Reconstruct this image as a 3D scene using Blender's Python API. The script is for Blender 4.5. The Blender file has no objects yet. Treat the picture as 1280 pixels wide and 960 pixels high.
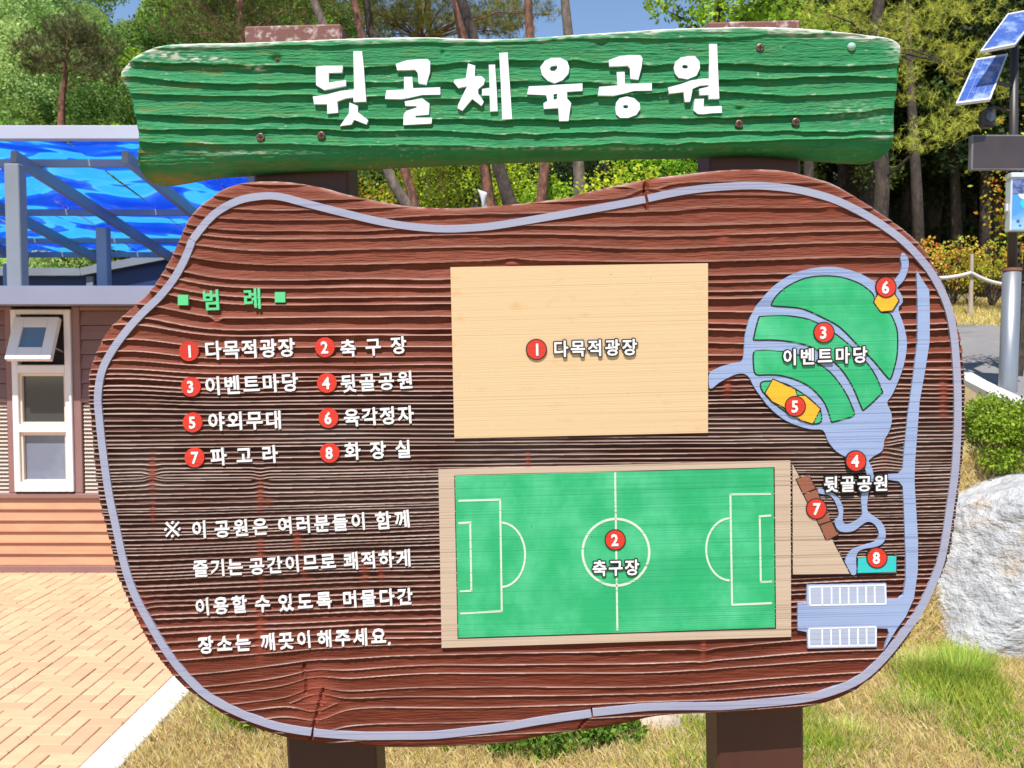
import bpy, bmesh, math, random
import numpy as np
from mathutils import Vector, Matrix

random.seed(7)
RNG = np.random.default_rng(7)
SC = bpy.context.scene
COL = SC.collection
R = math.radians

# ------------------------------------------------------------------ camera
F = 1108.0                      # focal length in photograph pixels (1280 wide)
CAM = Vector((0, 0, 1.9))
PITCH = math.atan(50 / F)       # looking slightly down
cd = bpy.data.cameras.new('camera'); cam = bpy.data.objects.new('camera', cd); COL.objects.link(cam)
cam.location = CAM; cam.rotation_euler = (R(90) - PITCH, 0, 0)
cd.sensor_width = 36; cd.lens = 36 * F / 1280; cd.clip_end = 2000; cd.clip_start = 0.05
cd.dof.use_dof = True; cd.dof.focus_distance = 1.84; cd.dof.aperture_fstop = 13
SC.camera = cam

# ------------------------------------------------------------------ light
EL, AZ = 61.0, 196.0            # sun height; compass angle clockwise from +Y
w = bpy.data.worlds.new('World'); SC.world = w; w.use_nodes = True
nt = w.node_tree; nt.nodes.clear()
sky = nt.nodes.new('ShaderNodeTexSky'); sky.sky_type = 'NISHITA'; sky.sun_disc = False
sky.sun_elevation = R(EL); sky.sun_rotation = R(AZ); sky.air_density = 1.0; sky.dust_density = 0.0; sky.ozone_density = 3.0
bg = nt.nodes.new('ShaderNodeBackground'); bg.inputs[1].default_value = 0.12
ow = nt.nodes.new('ShaderNodeOutputWorld')
nt.links.new(sky.outputs[0], bg.inputs[0]); nt.links.new(bg.outputs[0], ow.inputs[0])
sl = bpy.data.lights.new('sun', 'SUN'); sl.energy = 5.0; sl.angle = R(0.5); sl.color = (1, 0.965, 0.92)
so = bpy.data.objects.new('sun', sl); COL.objects.link(so); so.location = (0, 0, 30)
to_sun = Vector((math.sin(R(AZ)) * math.cos(R(EL)), math.cos(R(AZ)) * math.cos(R(EL)), math.sin(R(EL))))
so.rotation_euler = to_sun.to_track_quat('Z', 'Y').to_euler()
SC.view_settings.view_transform = 'Standard'; SC.view_settings.look = 'None'
SC.view_settings.exposure = 0.50; SC.view_settings.gamma = 1
SC.cycles.max_bounces = 6; SC.cycles.transparent_max_bounces = 6
SC.cycles.use_denoising = True

# ------------------------------------------------------------------ pixel geometry helpers
cp, sp = math.cos(PITCH), math.sin(PITCH)
def rays(px, py):
    px = np.asarray(px, float); py = np.asarray(py, float)
    x = (px - 640) / F; z = -(py - 480) / F
    return np.stack([x, cp + z * sp, -sp + z * cp], -1)
def at(px, py, Y):              # world point seen at a photograph position, Y metres in front
    r = rays(px, py); t = Y / r[..., 1]
    return Vector((r[0] * t, Y, 1.9 + r[2] * t))
# the sign's own frame: rolled a little and leaning forwards
SIGN_Y = 1.83
Rs = np.array((Matrix.Rotation(R(1.55), 3, 'Y') @ Matrix.Rotation(R(2.2), 3, 'X')))
Rs = np.array((Matrix.Rotation(R(-1.5), 3, 'Y') @ Matrix.Rotation(R(2.2), 3, 'X')))
o0 = np.array(at(640, 560, SIGN_Y))
down = Rs @ np.array([0, 0, -1.0])
base = o0 + down * (o0[2] / -down[2])          # foot of the sign on the ground
def P(px, py):                                  # photograph pixel -> (u, w) on the sign's front plane
    r = rays(px, py); n = Rs @ np.array([0, 1.0, 0])
    c = np.array(CAM)
    t = ((base - c) @ n) / (r @ n)
    p = c + r * t[..., None]
    l = (p - base) @ Rs
    return l[..., 0], l[..., 2]
PX = 1.655e-3                                   # metres per photograph pixel on the sign

# ------------------------------------------------------------------ object helpers
def tag(o, label=None, cat=None, group=None, kind=None):
    if label: o['label'] = label
    if cat: o['category'] = cat
    if group: o['group'] = group
    if kind: o['kind'] = kind
    return o
def empty(name, loc=(0, 0, 0), parent=None):
    o = bpy.data.objects.new(name, None); o.empty_display_size = .1; COL.objects.link(o); o.location = loc
    if parent: o.parent = parent
    return o
def mesh_np(name, V, Fc, mat, parent=None, smooth=False, cols=None, loc=None, mats=None):
    V = np.asarray(V, dtype=np.float32).reshape(-1, 3)
    me = bpy.data.meshes.new(name)
    if isinstance(Fc, np.ndarray):
        k = Fc.shape[1]; n = len(Fc)
        me.vertices.add(len(V)); me.vertices.foreach_set('co', V.ravel())
        me.loops.add(n * k); me.loops.foreach_set('vertex_index', Fc.astype(np.int32).ravel())
        me.polygons.add(n); me.polygons.foreach_set('loop_start', np.arange(0, n * k, k, dtype=np.int32))
        me.polygons.foreach_set('loop_total', np.full(n, k, dtype=np.int32))
        me.update(calc_edges=True)
    else:
        me.from_pydata(V.tolist(), [], Fc); me.update()
    if cols is not None:
        a = me.color_attributes.new('col', 'FLOAT_COLOR', 'POINT')
        c = np.ones((len(V), 4), np.float32); c[:, :3] = cols; a.data.foreach_set('color', c.ravel())
    me.polygons.foreach_set('use_smooth', np.full(len(me.polygons), smooth, dtype=bool))
    me.materials.append(mat)
    o = bpy.data.objects.new(name, me); COL.objects.link(o)
    if parent: o.parent = parent
    if loc is not None: o.location = loc
    return o
class MB:
    """collects simple solids, builds ONE mesh object"""
    def __init__(s): s.v = []; s.f = []
    def add(s, v, f):
        n = len(s.v); s.v += [tuple(p) for p in v]; s.f += [tuple(i + n for i in q) for q in f]; return s
    def box(s, x0, x1, y0, y1, z0, z1, ch=0.0):
        if ch:
            bm = bmesh.new(); bmesh.ops.create_cube(bm, size=1)
            for v in bm.verts:
                v.co = Vector((x0 + (v.co.x + .5) * (x1 - x0), y0 + (v.co.y + .5) * (y1 - y0), z0 + (v.co.z + .5) * (z1 - z0)))
            bmesh.ops.bevel(bm, geom=bm.edges[:], offset=ch, segments=1, affect='EDGES')
            bm.verts.index_update()
            s.add([v.co[:] for v in bm.verts], [[v.index for v in f.verts] for f in bm.faces]); bm.free(); return s
        v = [(x, y, z) for x in (x0, x1) for y in (y0, y1) for z in (z0, z1)]
        return s.add(v, [(0, 1, 3, 2), (4, 6, 7, 5), (0, 4, 5, 1), (2, 3, 7, 6), (0, 2, 6, 4), (1, 5, 7, 3)])
    def bar(s, a, b, w, h, up=(0, 0, 1)):
        a = Vector(a); b = Vector(b); d = (b - a).normalized(); u = Vector(up)
        x = d.cross(u).normalized(); y = x.cross(d).normalized()
        v = [p + x * sx * w / 2 + y * sy * h / 2 for p in (a, b) for sx in (-1, 1) for sy in (-1, 1)]
        return s.add(v, [(0, 1, 3, 2), (4, 6, 7, 5), (0, 4, 5, 1), (2, 3, 7, 6), (0, 2, 6, 4), (1, 5, 7, 3)])
    def tube(s, pts, rad, n=10, cap=True):
        pts = [Vector(p) for p in pts]; rings = []
        for i, p in enumerate(pts):
            d = (pts[min(i + 1, len(pts) - 1)] - pts[max(i - 1, 0)]).normalized()
            a = Vector((0, 0, 1)) if abs(d.z) < .9 else Vector((1, 0, 0))
            x = d.cross(a).normalized(); y = d.cross(x)
            r = rad[i] if hasattr(rad, '__len__') else rad
            rings.append([p + (x * math.cos(2 * math.pi * k / n) + y * math.sin(2 * math.pi * k / n)) * r for k in range(n)])
        v = [q for g in rings for q in g]; f = []
        for i in range(len(pts) - 1):
            for k in range(n):
                k2 = (k + 1) % n; f.append((i * n + k, i * n + k2, (i + 1) * n + k2, (i + 1) * n + k))
        if cap: f.append(tuple(range(n))[::-1]); f.append(tuple((len(pts) - 1) * n + k for k in range(n)))
        return s.add(v, f)
    def build(s, name, mat, parent=None, smooth=False, loc=None):
        return mesh_np(name, s.v, s.f, mat, parent, smooth, loc=loc)

# ------------------------------------------------------------------ materials
def srgb(r, g, b):
    f = lambda c: (c / 255 / 12.92) if c / 255 <= .04045 else ((c / 255 + .055) / 1.055) ** 2.4
    return (f(r), f(g), f(b))
def material(name, col=(.5, .5, .5), rough=.6, metal=0, spec=.5, var=0.0, vscale=(5, 5, 5), col2=None, vlo=.35, vhi=.65,
             bump=0.0, bscale=(50, 50, 50), bdist=.002, attr=False, coat=0, transl=0, extra=None, detail=4):
    m = bpy.data.materials.new(name); m.use_nodes = True; t = m.node_tree; N = t.nodes; L = t.links
    p = N['Principled BSDF']; p.inputs['Roughness'].default_value = rough; p.inputs['Metallic'].default_value = metal
    p.inputs['Specular IOR Level'].default_value = spec
    if coat: p.inputs['Coat Weight'].default_value = coat; p.inputs['Coat Roughness'].default_value = .15
    tc = N.new('ShaderNodeTexCoord'); out = None
    if attr:
        a = N.new('ShaderNodeAttribute'); a.attribute_name = 'col'; out = a.outputs['Color']
    else:
        rgb = N.new('ShaderNodeRGB'); rgb.outputs[0].default_value = (*col, 1); out = rgb.outputs[0]
    def noise(scale, det=detail, rgh=.6):
        mp = N.new('ShaderNodeMapping'); mp.inputs['Scale'].default_value = scale
        L.new(tc.outputs['Object'], mp.inputs[0])
        n = N.new('ShaderNodeTexNoise'); n.inputs['Scale'].default_value = 1; n.inputs['Detail'].default_value = det
        n.inputs['Roughness'].default_value = rgh
        L.new(mp.outputs[0], n.inputs[0]); return n.outputs[0]
    def mix(fac, a, b, mode='MIX'):
        x = N.new('ShaderNodeMix'); x.data_type = 'RGBA'; x.blend_type = mode
        for s, v in ((x.inputs[0], fac), (x.inputs[6], a), (x.inputs[7], b)):
            if hasattr(v, 'is_output'): L.new(v, s)
            elif isinstance(v, tuple): s.default_value = (*v, 1) if len(v) == 3 else v
            else: s.default_value = v
        return x.outputs[2]
    def ramp(v, lo, hi):
        x = N.new('ShaderNodeMapRange'); x.inputs[1].default_value = lo; x.inputs[2].default_value = hi; L.new(v, x.inputs[0]); return x.outputs[0]
    def mul(v, k):
        x = N.new('ShaderNodeMath'); x.operation = 'MULTIPLY'; L.new(v, x.inputs[0])
        if hasattr(k, 'is_output'): L.new(k, x.inputs[1])
        else: x.inputs[1].default_value = k
        return x.outputs[0]
    m['_'] = 0
    if col2: out = mix(ramp(noise(vscale), vlo, vhi), out, col2)
    elif var:
        f = ramp(noise(vscale), .25, .75)
        g = N.new('ShaderNodeMapRange'); g.inputs[3].default_value = 1 - var; g.inputs[4].default_value = 1 + var; L.new(f, g.inputs[0])
        hs = N.new('ShaderNodeHueSaturation'); L.new(g.outputs[0], hs.inputs['Value']); L.new(out, hs.inputs['Color']); out = hs.outputs[0]
    if extra: out = extra(N, L, out, noise, mix, ramp, mul, tc) or out
    L.new(out, p.inputs['Base Color'])
    if bump:
        b = N.new('ShaderNodeBump'); b.inputs['Strength'].default_value = bump; b.inputs['Distance'].default_value = bdist
        L.new(noise(bscale, 6), b.inputs['Height']); L.new(b.outputs[0], p.inputs['Normal'])
    if transl:
        tr = N.new('ShaderNodeBsdfTranslucent'); L.new(out, tr.inputs[0])
        ms = N.new('ShaderNodeMixShader'); ms.inputs[0].default_value = transl
        L.new(p.outputs[0], ms.inputs[1]); L.new(tr.outputs[0], ms.inputs[2]); L.new(ms.outputs[0], N['Material Output'].inputs[0])
    del m['_']
    return m

def grain_extra(dark, amt=.35, sc=320):
    def f(N, L, out, noise, mix, ramp, mul, tc):
        a = ramp(noise((.9, 3, sc), 2, .5), .56, .66)
        out = mix(mul(a, amt), out, dark)
        b = ramp(noise((4, 4, 14), 3), .4, .75)
        return mix(mul(b, .22), out, dark)
    return f
def knots_extra(N, L, out, noise, mix, ramp, mul, tc):
    a = ramp(noise((.8, 3, 300), 2, .5), .56, .68)
    out = mix(mul(a, .30), out, srgb(170, 120, 70))
    b = ramp(noise((14, 14, 30), 3), .60, .78)
    out = mix(mul(b, .55), out, srgb(200, 150, 85))
    e = ramp(noise((60, 60, 60), 2), .74, .80)
    return mix(mul(e, .5), out, srgb(120, 80, 50))
def pitch_extra(N, L, out, noise, mix, ramp, mul, tc):
    out = mix(mul(ramp(noise((9, 3, 7), 4), .42, .66), .75), out, (.10, .54, .27))
    out = mix(mul(ramp(noise((5, 3, 9), 3), .50, .70), .60), out, (.010, .33, .12))
    out = mix(mul(ramp(noise((.9, 3, 320), 2, .5), .56, .66), .5), out, (.008, .22, .09))
    return mix(mul(ramp(noise((90, 3, 60), 2), .70, .76), .6), out, (.02, .16, .08))
def dashes(under):
    def f(N, L, out, noise, mix, ramp, mul, tc):
        return mix(ramp(noise((2.2, 3, 330), 2, .5), .60, .64), out, under)
    return f

BROWN_L = (.170, .042, .022)
M = {}
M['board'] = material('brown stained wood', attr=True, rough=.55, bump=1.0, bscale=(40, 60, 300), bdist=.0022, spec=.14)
M['green_board'] = material('green painted wood', attr=True, rough=.6, bump=1, bscale=(75, 90, 330), bdist=.0028, spec=.15)
M['post'] = material('dark brown post paint', (.062, .018, .012), .55, var=.25, vscale=(8, 8, 1.5), bump=.3, bscale=(60, 60, 6))
M['post_cap'] = material('weathered post end', (.16, .06, .045), .7, col2=(.5, .42, .38), vscale=(60, 60, 60), vlo=.52, vhi=.72, bump=.6, bscale=(120, 120, 120))
M['white'] = material('white letter paint', (.80, .80, .84), .5, extra=grain_extra((.45, .45, .5), .18), bump=.25, bscale=(3, 3, 320), bdist=.0008)
M['cream'] = material('cream letter paint', (.80, .78, .77), .45, bump=.2, bscale=(3, 3, 320), bdist=.0008, extra=grain_extra((.5, .45, .42), .25))
M['mint'] = material('mint letter paint', (.10, .55, .22), .5, bump=.2, bscale=(3, 3, 320), bdist=.0008)
M['red'] = material('red badge paint', (.66, .035, .018), .42, extra=grain_extra((.25, .02, .01), .5), bump=.35, bscale=(2, 3, 330), bdist=.001)
M['lilac'] = material('lilac border paint', (.33, .335, .43), .5, extra=grain_extra((.20, .18, .32), .55), bump=.4, bscale=(2, 3, 330), bdist=.001)
M['blue'] = material('pale blue path paint', (.30, .375, .57), .5, extra=grain_extra((.14, .17, .32), .75), bump=.5, bscale=(1.2, 3, 330), bdist=.0012)
M['pad_green'] = material('map green paint', (.018, .38, .135), .5, extra=pitch_extra, bump=.5, bscale=(1.0, 3, 330), bdist=.0012)
M['pad_tan'] = material('bare wood panel', (.66, .46, .255), .55, extra=knots_extra, bump=.5, bscale=(.9, 3, 330), bdist=.0012)
M['pad_beige'] = material('weathered beige wood', (.54, .40, .29), .6, extra=grain_extra((.30, .20, .14), .8), bump=.5, bscale=(.9, 3, 330), bdist=.0012)
M['bay'] = material('pale grey bay paint', (.40, .44, .56), .55, extra=grain_extra((.2, .22, .3), .7))
M['yellow'] = material('yellow paint', (.85, .42, .02), .5, extra=grain_extra((.5, .25, .02), .35), bump=.4, bscale=(1, 3, 330), bdist=.001)
M['rust'] = material('red brown block paint', (.30, .10, .055), .5, extra=grain_extra((.12, .04, .03), .4), bump=.4, bscale=(1, 3, 330), bdist=.001)
M['teal'] = material('teal paint', (.03, .50, .48), .5, extra=grain_extra((.01, .28, .28), .4), bump=.4, bscale=(1, 3, 330), bdist=.001)
M['outline_green'] = material('carved outline on green', (.008, .010, .008), .6, extra=dashes((.06, .32, .13)))
M['outline_blue'] = material('carved outline on blue', (.010, .008, .010), .6, extra=dashes((.30, .34, .46)))
M['outline_tan'] = material('carved outline on wood', (.010, .008, .008), .6, extra=dashes((.45, .32, .2)))
M['black'] = material('black letter edge', (.012, .009, .009), .6)
M['pitch_line'] = material('pale carved pitch line', (.62, .66, .52), .6, extra=dashes((.15, .42, .2)))
M['screw'] = material('rusty screw', (.06, .042, .038), .45, metal=.6, col2=(.25, .12, .07), vscale=(200, 200, 200))
M['screw_dark'] = material('dark screw recess', (.004, .004, .004), .8)
M['plastic'] = material('clear plastic dome', (.30, .50, .40), .12)

# ------------------------------------------------------------------ numpy noise
def vnoise(x, y, seed=0):
    r = np.random.default_rng(seed); n = 256; T = r.random((n, n))
    xi = np.floor(x).astype(int); yi = np.floor(y).astype(int); fx = x - xi; fy = y - yi
    fx = fx * fx * (3 - 2 * fx); fy = fy * fy * (3 - 2 * fy)
    g = lambda a, b: T[a % n, b % n]
    return ((g(xi, yi) * (1 - fx) + g(xi + 1, yi) * fx) * (1 - fy) + (g(xi, yi + 1) * (1 - fx) + g(xi + 1, yi + 1) * fx) * fy) * 2 - 1
def sstep(a, b, x):
    t = np.clip((x - a) / (b - a), 0, 1); return t * t * (3 - 2 * t)
def smooth_loop(pts, k=6, closed=True):
    p = np.array(pts, float); n = len(p); out = []
    for i in range(n if closed else n - 1):
        g = (lambda j: p[j % n]) if closed else (lambda j: p[min(max(j, 0), n - 1)])
        a, b, c, d = g(i - 1), g(i), g(i + 1), g(i + 2)
        for s in range(k):
            t = s / k
            out.append(.5 * ((2 * b) + (c - a) * t + (2 * a - 5 * b + 4 * c - d) * t * t + (3 * b - a - 3 * c + d) * t ** 3))
    if not closed: out.append(p[-1])
    return np.array(out)

# ------------------------------------------------------------------ ground heights
def H(x, y):
    x = np.asarray(x, float); y = np.asarray(y, float)
    bank = sstep(5.35, 6.5, y) * sstep(1.3, 2.3, x) * 1.36
    right = sstep(1.3, 3.0, x) * np.where(y > 6.5, np.clip(y - 7.2, 0, 200) * .115, 0)
    verge = sstep(2, 5, x) * np.clip(y - 15, 0, 4) * .06
    mid = np.clip(y - 11, 0, 60) * (.085) * (1 - sstep(1.3, 3.0, x)) * sstep(-4, -1, x)
    hill = np.clip(y - 20, 0, 40) * (.50 - .30 * sstep(-9, -1, x) + .05 * sstep(4, 10, x)) + np.clip(y - 60, 0, 200) * .25
    rough = vnoise(x * 1.1, y * 1.1, 3) * .03 * sstep(-1.75, -1.0, x)
    far = vnoise(x * .08, y * .08, 5) * 1.2 * sstep(25, 40, y)
    return bank + right + verge + mid + hill + rough + far
def Hs(x, y): return float(H(np.array([x]), np.array([y]))[0])

def geo_axis(a, b, n0, c, n1):  # fine spacing near, coarse far
    return None
xs = np.concatenate([np.linspace(-140, -12, 24), np.linspace(-11, -3, 14), np.linspace(-2.9, 9, 90), np.linspace(9.5, 140, 30)])
ys = np.concatenate([np.linspace(-30, 1.0, 8), np.linspace(1.2, 9, 80), np.linspace(9.3, 30, 50), np.linspace(31, 220, 50)])
X, Y = np.meshgrid(xs, ys); Z = H(X, Y) - .03 * (X < -1.75)
def grid_faces(nr, nc):
    i = np.arange(nr - 1)[:, None] * nc + np.arange(nc - 1)[None]
    return np.stack([i, i + 1, i + nc + 1, i + nc], -1).reshape(-1, 4)
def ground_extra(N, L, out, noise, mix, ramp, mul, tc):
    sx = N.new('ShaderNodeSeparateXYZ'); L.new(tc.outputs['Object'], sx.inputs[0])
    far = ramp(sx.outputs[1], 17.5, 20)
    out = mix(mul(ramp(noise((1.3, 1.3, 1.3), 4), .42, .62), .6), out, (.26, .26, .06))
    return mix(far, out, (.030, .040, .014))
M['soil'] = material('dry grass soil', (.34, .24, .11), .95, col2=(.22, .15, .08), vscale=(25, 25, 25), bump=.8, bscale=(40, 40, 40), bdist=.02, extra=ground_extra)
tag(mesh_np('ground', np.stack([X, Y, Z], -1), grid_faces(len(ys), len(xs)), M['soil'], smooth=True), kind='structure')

# ================================================================== THE SIGN
def Pf(px, py, front=0.0):      # like P, for a plane `front` metres nearer the viewer
    r = rays(px, py); n = Rs @ np.array([0, 1.0, 0]); c = np.array(CAM)
    q = base - n * front
    t = ((q - c) @ n) / (r @ n)
    l = (c + r * t[..., None] - base) @ Rs
    return l[..., 0], l[..., 2]
sign = empty('park_map_sign', base)
sign.rotation_euler = Matrix(Rs.tolist()).to_euler()
tag(sign, 'large carved wooden park map board with green title plank on two brown posts', 'sign')

def in_poly(px, py, poly):
    ins = np.zeros(px.shape, bool); a = poly; b = np.roll(poly, -1, 0)
    for (x0, y0), (x1, y1) in zip(a, b):
        if y0 == y1: continue
        c = ((y0 > py) != (y1 > py)) & (px < (x1 - x0) * (py - y0) / (y1 - y0) + x0); ins ^= c
    return ins
def nearest(px, py, poly):
    best = np.full(px.shape, 1e9); nx = px.copy(); ny = py.copy(); a = poly; b = np.roll(poly, -1, 0)
    for (x0, y0), (x1, y1) in zip(a, b):
        dx, dy = x1 - x0, y1 - y0; L2 = dx * dx + dy * dy + 1e-9
        t = np.clip(((px - x0) * dx + (py - y0) * dy) / L2, 0, 1); qx = x0 + t * dx; qy = y0 + t * dy
        d = (px - qx) ** 2 + (py - qy) ** 2; k = d < best
        best = np.where(k, d, best); nx = np.where(k, qx, nx); ny = np.where(k, qy, ny)
    return np.sqrt(best), nx, ny
def carved_board(name, outline, stx, sty, depth_fn, round_fn, front, back, mat, parent):
    poly = smooth_loop(outline, 4)
    x0, y0 = poly.min(0) - 2; x1, y1 = poly.max(0) + 2
    gx = np.arange(x0, x1, stx); gy = np.arange(y0, y1, sty); GX, GY = np.meshgrid(gx, gy)
    nr, nc = GX.shape; px = GX.ravel().copy(); py = GY.ravel().copy()
    F4 = grid_faces(nr, nc)
    cx = px[F4].mean(1); cy = py[F4].mean(1); F4 = F4[in_poly(cx, cy, poly)][:, ::-1]
    e = np.concatenate([F4[:, [0, 1]], F4[:, [1, 2]], F4[:, [2, 3]], F4[:, [3, 0]]])
    key = np.sort(e, 1); key = key[:, 0].astype(np.int64) * (nr * nc) + key[:, 1]
    u, inv, cnt = np.unique(key, return_inverse=True, return_counts=True)
    be = e[cnt[inv] == 1]; bv = np.unique(be)
    _, sx, sy = nearest(px[bv], py[bv], poly); px[bv] = sx; py[bv] = sy
    near = np.full(px.shape, 1e3); used = np.unique(F4)
    dd, qx, qy = nearest(px[used], py[used], poly); near[used] = dd
    dep, col = depth_fn(px, py, near)            # metres inwards, colours
    rr = round_fn(px, py, near)
    yy = -front + dep + rr
    uu, ww = Pf(px, py, front)
    V = np.stack([uu, yy, ww], -1)
    remap = np.full(nr * nc, -1); remap[used] = np.arange(len(used)); V = V[used]; col = col[used]; Fq = remap[F4]
    be = remap[be]; bset = np.unique(be); m2 = np.full(len(V), -1); m2[bset] = np.arange(len(bset)) + len(V)
    VB = V[bset].copy(); VB[:, 1] = back
    skirt = np.stack([be[:, 1], be[:, 0], m2[be[:, 0]], m2[be[:, 1]]], -1)
    Vall = np.concatenate([V, VB]); call = np.concatenate([col, col[bset] * .8])
    # the back, as strips between grid rows: a coarse copy of the front's own faces
    o = mesh_np(name, Vall, np.concatenate([Fq, skirt]), mat, parent, cols=call)
    bu, bw = Pf(poly[:, 0], poly[:, 1], front)
    return o, poly
def plate(name, loops, mat, parent, front, thick, smooth=0, bevel=0, at_front=None):
    """flat slab with the given outlines (first outer, others holes), pixel coordinates"""
    c = bpy.data.curves.new(name, 'CURVE'); c.dimensions = '2D'; c.fill_mode = 'BOTH'; c.extrude = thick / 2; c.bevel_depth = bevel
    if bevel: c.bevel_resolution = 1; c.extrude = max(thick / 2 - bevel, 0)
    for lp in loops:
        lp = np.array(lp, float)
        if smooth: lp = smooth_loop(lp, smooth)
        u, ww = Pf(lp[:, 0], lp[:, 1], front if at_front is None else at_front)
        s = c.splines.new('POLY'); s.points.add(len(lp) - 1); s.use_cyclic_u = True
        for p, a, b in zip(s.points, u, ww): p.co = (a, b, 0, 1)
    return curve_mesh(name, c, mat, parent, front - thick / 2)
def curve_mesh(name, c, mat, parent, off, M3=None):
    t = bpy.data.objects.new('tmp', c)
    COL.objects.link(t); bpy.context.view_layer.update()
    me = bpy.data.meshes.new_from_object(t.evaluated_get(bpy.context.evaluated_depsgraph_get()))
    COL.objects.unlink(t); bpy.data.objects.remove(t); bpy.data.curves.remove(c)
    me.name = name; n = len(me.vertices); a = np.empty(n * 3, np.float32); me.vertices.foreach_get('co', a); a = a.reshape(-1, 3)
    if M3 is not None:
        (A, org) = M3; xy = a[:, :2] @ A.T + org; a = np.stack([xy[:, 0], -a[:, 2] - off, xy[:, 1]], -1)
    else: a = np.stack([a[:, 0], -a[:, 2] - off, a[:, 1]], -1)
    me.vertices.foreach_set('co', a.astype(np.float32).ravel()); me.materials.clear(); me.materials.append(mat); me.update()
    me.polygons.foreach_set('use_smooth', [False] * len(me.polygons))
    o = bpy.data.objects.new(name, me); COL.objects.link(o); o.parent = parent; return o
def glyph(ch, cx, cy, size, slope, mat, parent, front, thick, offset=.034, sx=1.0, name='letter'):
    c = bpy.data.curves.new(name, 'FONT'); c.body = ch; c.size = 1; c.resolution_u = 2; c.offset = min(offset * .35, .014)
    s = size * PX; c.extrude = thick / s / 2
    u, ww = Pf(np.array([cx]), np.array([cy]), front); org = np.array([u[0], ww[0]])
    th = math.atan(slope); A = np.array([[math.cos(th) * s * sx, -math.sin(th) * s], [math.sin(th) * s * sx, math.cos(th) * s]])
    hangul = ord(ch) > 0x2000
    ctr = np.array([.46 if hangul else GW.get(ch, .30), .375 if hangul else .36])
    org = org - A @ ctr
    t = bpy.data.objects.new('tmp', c); COL.objects.link(t); bpy.context.view_layer.update()
    me = bpy.data.meshes.new_from_object(t.evaluated_get(bpy.context.evaluated_depsgraph_get()))
    COL.objects.unlink(t); bpy.data.objects.remove(t); bpy.data.curves.remove(c)
    n = len(me.vertices); a = np.empty(n * 3, np.float32); me.vertices.foreach_get('co', a); a = a.reshape(-1, 3)
    me.calc_loop_triangles(); tri = np.empty(len(me.loop_triangles) * 3, np.int32); me.loop_triangles.foreach_get('vertices', tri); tri = tri.reshape(-1, 3)
    bpy.data.meshes.remove(me)
    # thicken the strokes by laying slightly shifted copies over each other (rounded stencil look)
    r = offset - min(offset * .35, .014); k = 6 if r < .05 else 12; V_, F_ = [], []
    for j in range(k):
        b = a.copy(); b[:, 0] += r * math.cos(2 * math.pi * j / k + .3); b[:, 1] += r * math.sin(2 * math.pi * j / k + .3)
        xy = b[:, :2] @ A.T + org; V_.append(np.stack([xy[:, 0], -b[:, 2] * s - (front - thick / 2) + j * 3e-5, xy[:, 1]], -1)); F_.append(tri + j * n)
    return mesh_np(name, np.concatenate(V_), np.concatenate(F_), mat, parent)
GW = {'1': .22, '2': .30, '3': .31, '4': .32, '5': .30, '6': .31, '7': .27, '8': .31, '.': .14}
def line_text(text, x0, y0, x1, y1, size, mat, parent, front, thick, sx=.95, edge=None, offset=.025, space=1.0):
    chars = [c for c in text]; pos = []; p = 0.0
    for c in chars:
        if c == ' ': p += space
        else: pos.append((c, p)); p += 1
    n = max(pos[-1][1], 1e-6); sl = -(y1 - y0) / (x1 - x0) - .026 if x1 > x0 else 0.0
    for c, q in pos:
        f = q / n if len(pos) > 1 else 0
        X_, Y_ = x0 + (x1 - x0) * f, y0 + (y1 - y0) * f
        if edge:
            glyph(c, X_, Y_, size, sl, edge, parent, front - .0006, thick, offset + .070, sx, 'letter_edge')
        glyph(c, X_, Y_, size, sl, mat, parent, front, thick, offset, sx)
def disc(cx, cy, r, n=40): return [(cx + r * math.cos(2 * math.pi * k / n), cy + r * math.sin(2 * math.pi * k / n)) for k in range(n)]
def stroke(pts, wd, closed=False):
    p = np.array(pts, float); n = len(p); L_, R_ = [], []
    for i in range(n):
        a = p[(i - 1) % n] if (closed or i) else p[i]; b = p[(i + 1) % n] if (closed or i < n - 1) else p[i]
        d = (b - a) / (np.linalg.norm(b - a) + 1e-9); nn = np.array([-d[1], d[0]]); L_.append(p[i] + nn * wd / 2); R_.append(p[i] - nn * wd / 2)
    return (L_, R_)
def ribbon(name, pts, wd, mat, parent, front, thick):
    L_, R_ = stroke(pts, wd); return plate(name, [list(L_) + list(R_)[::-1]], mat, parent, front, thick)

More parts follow.
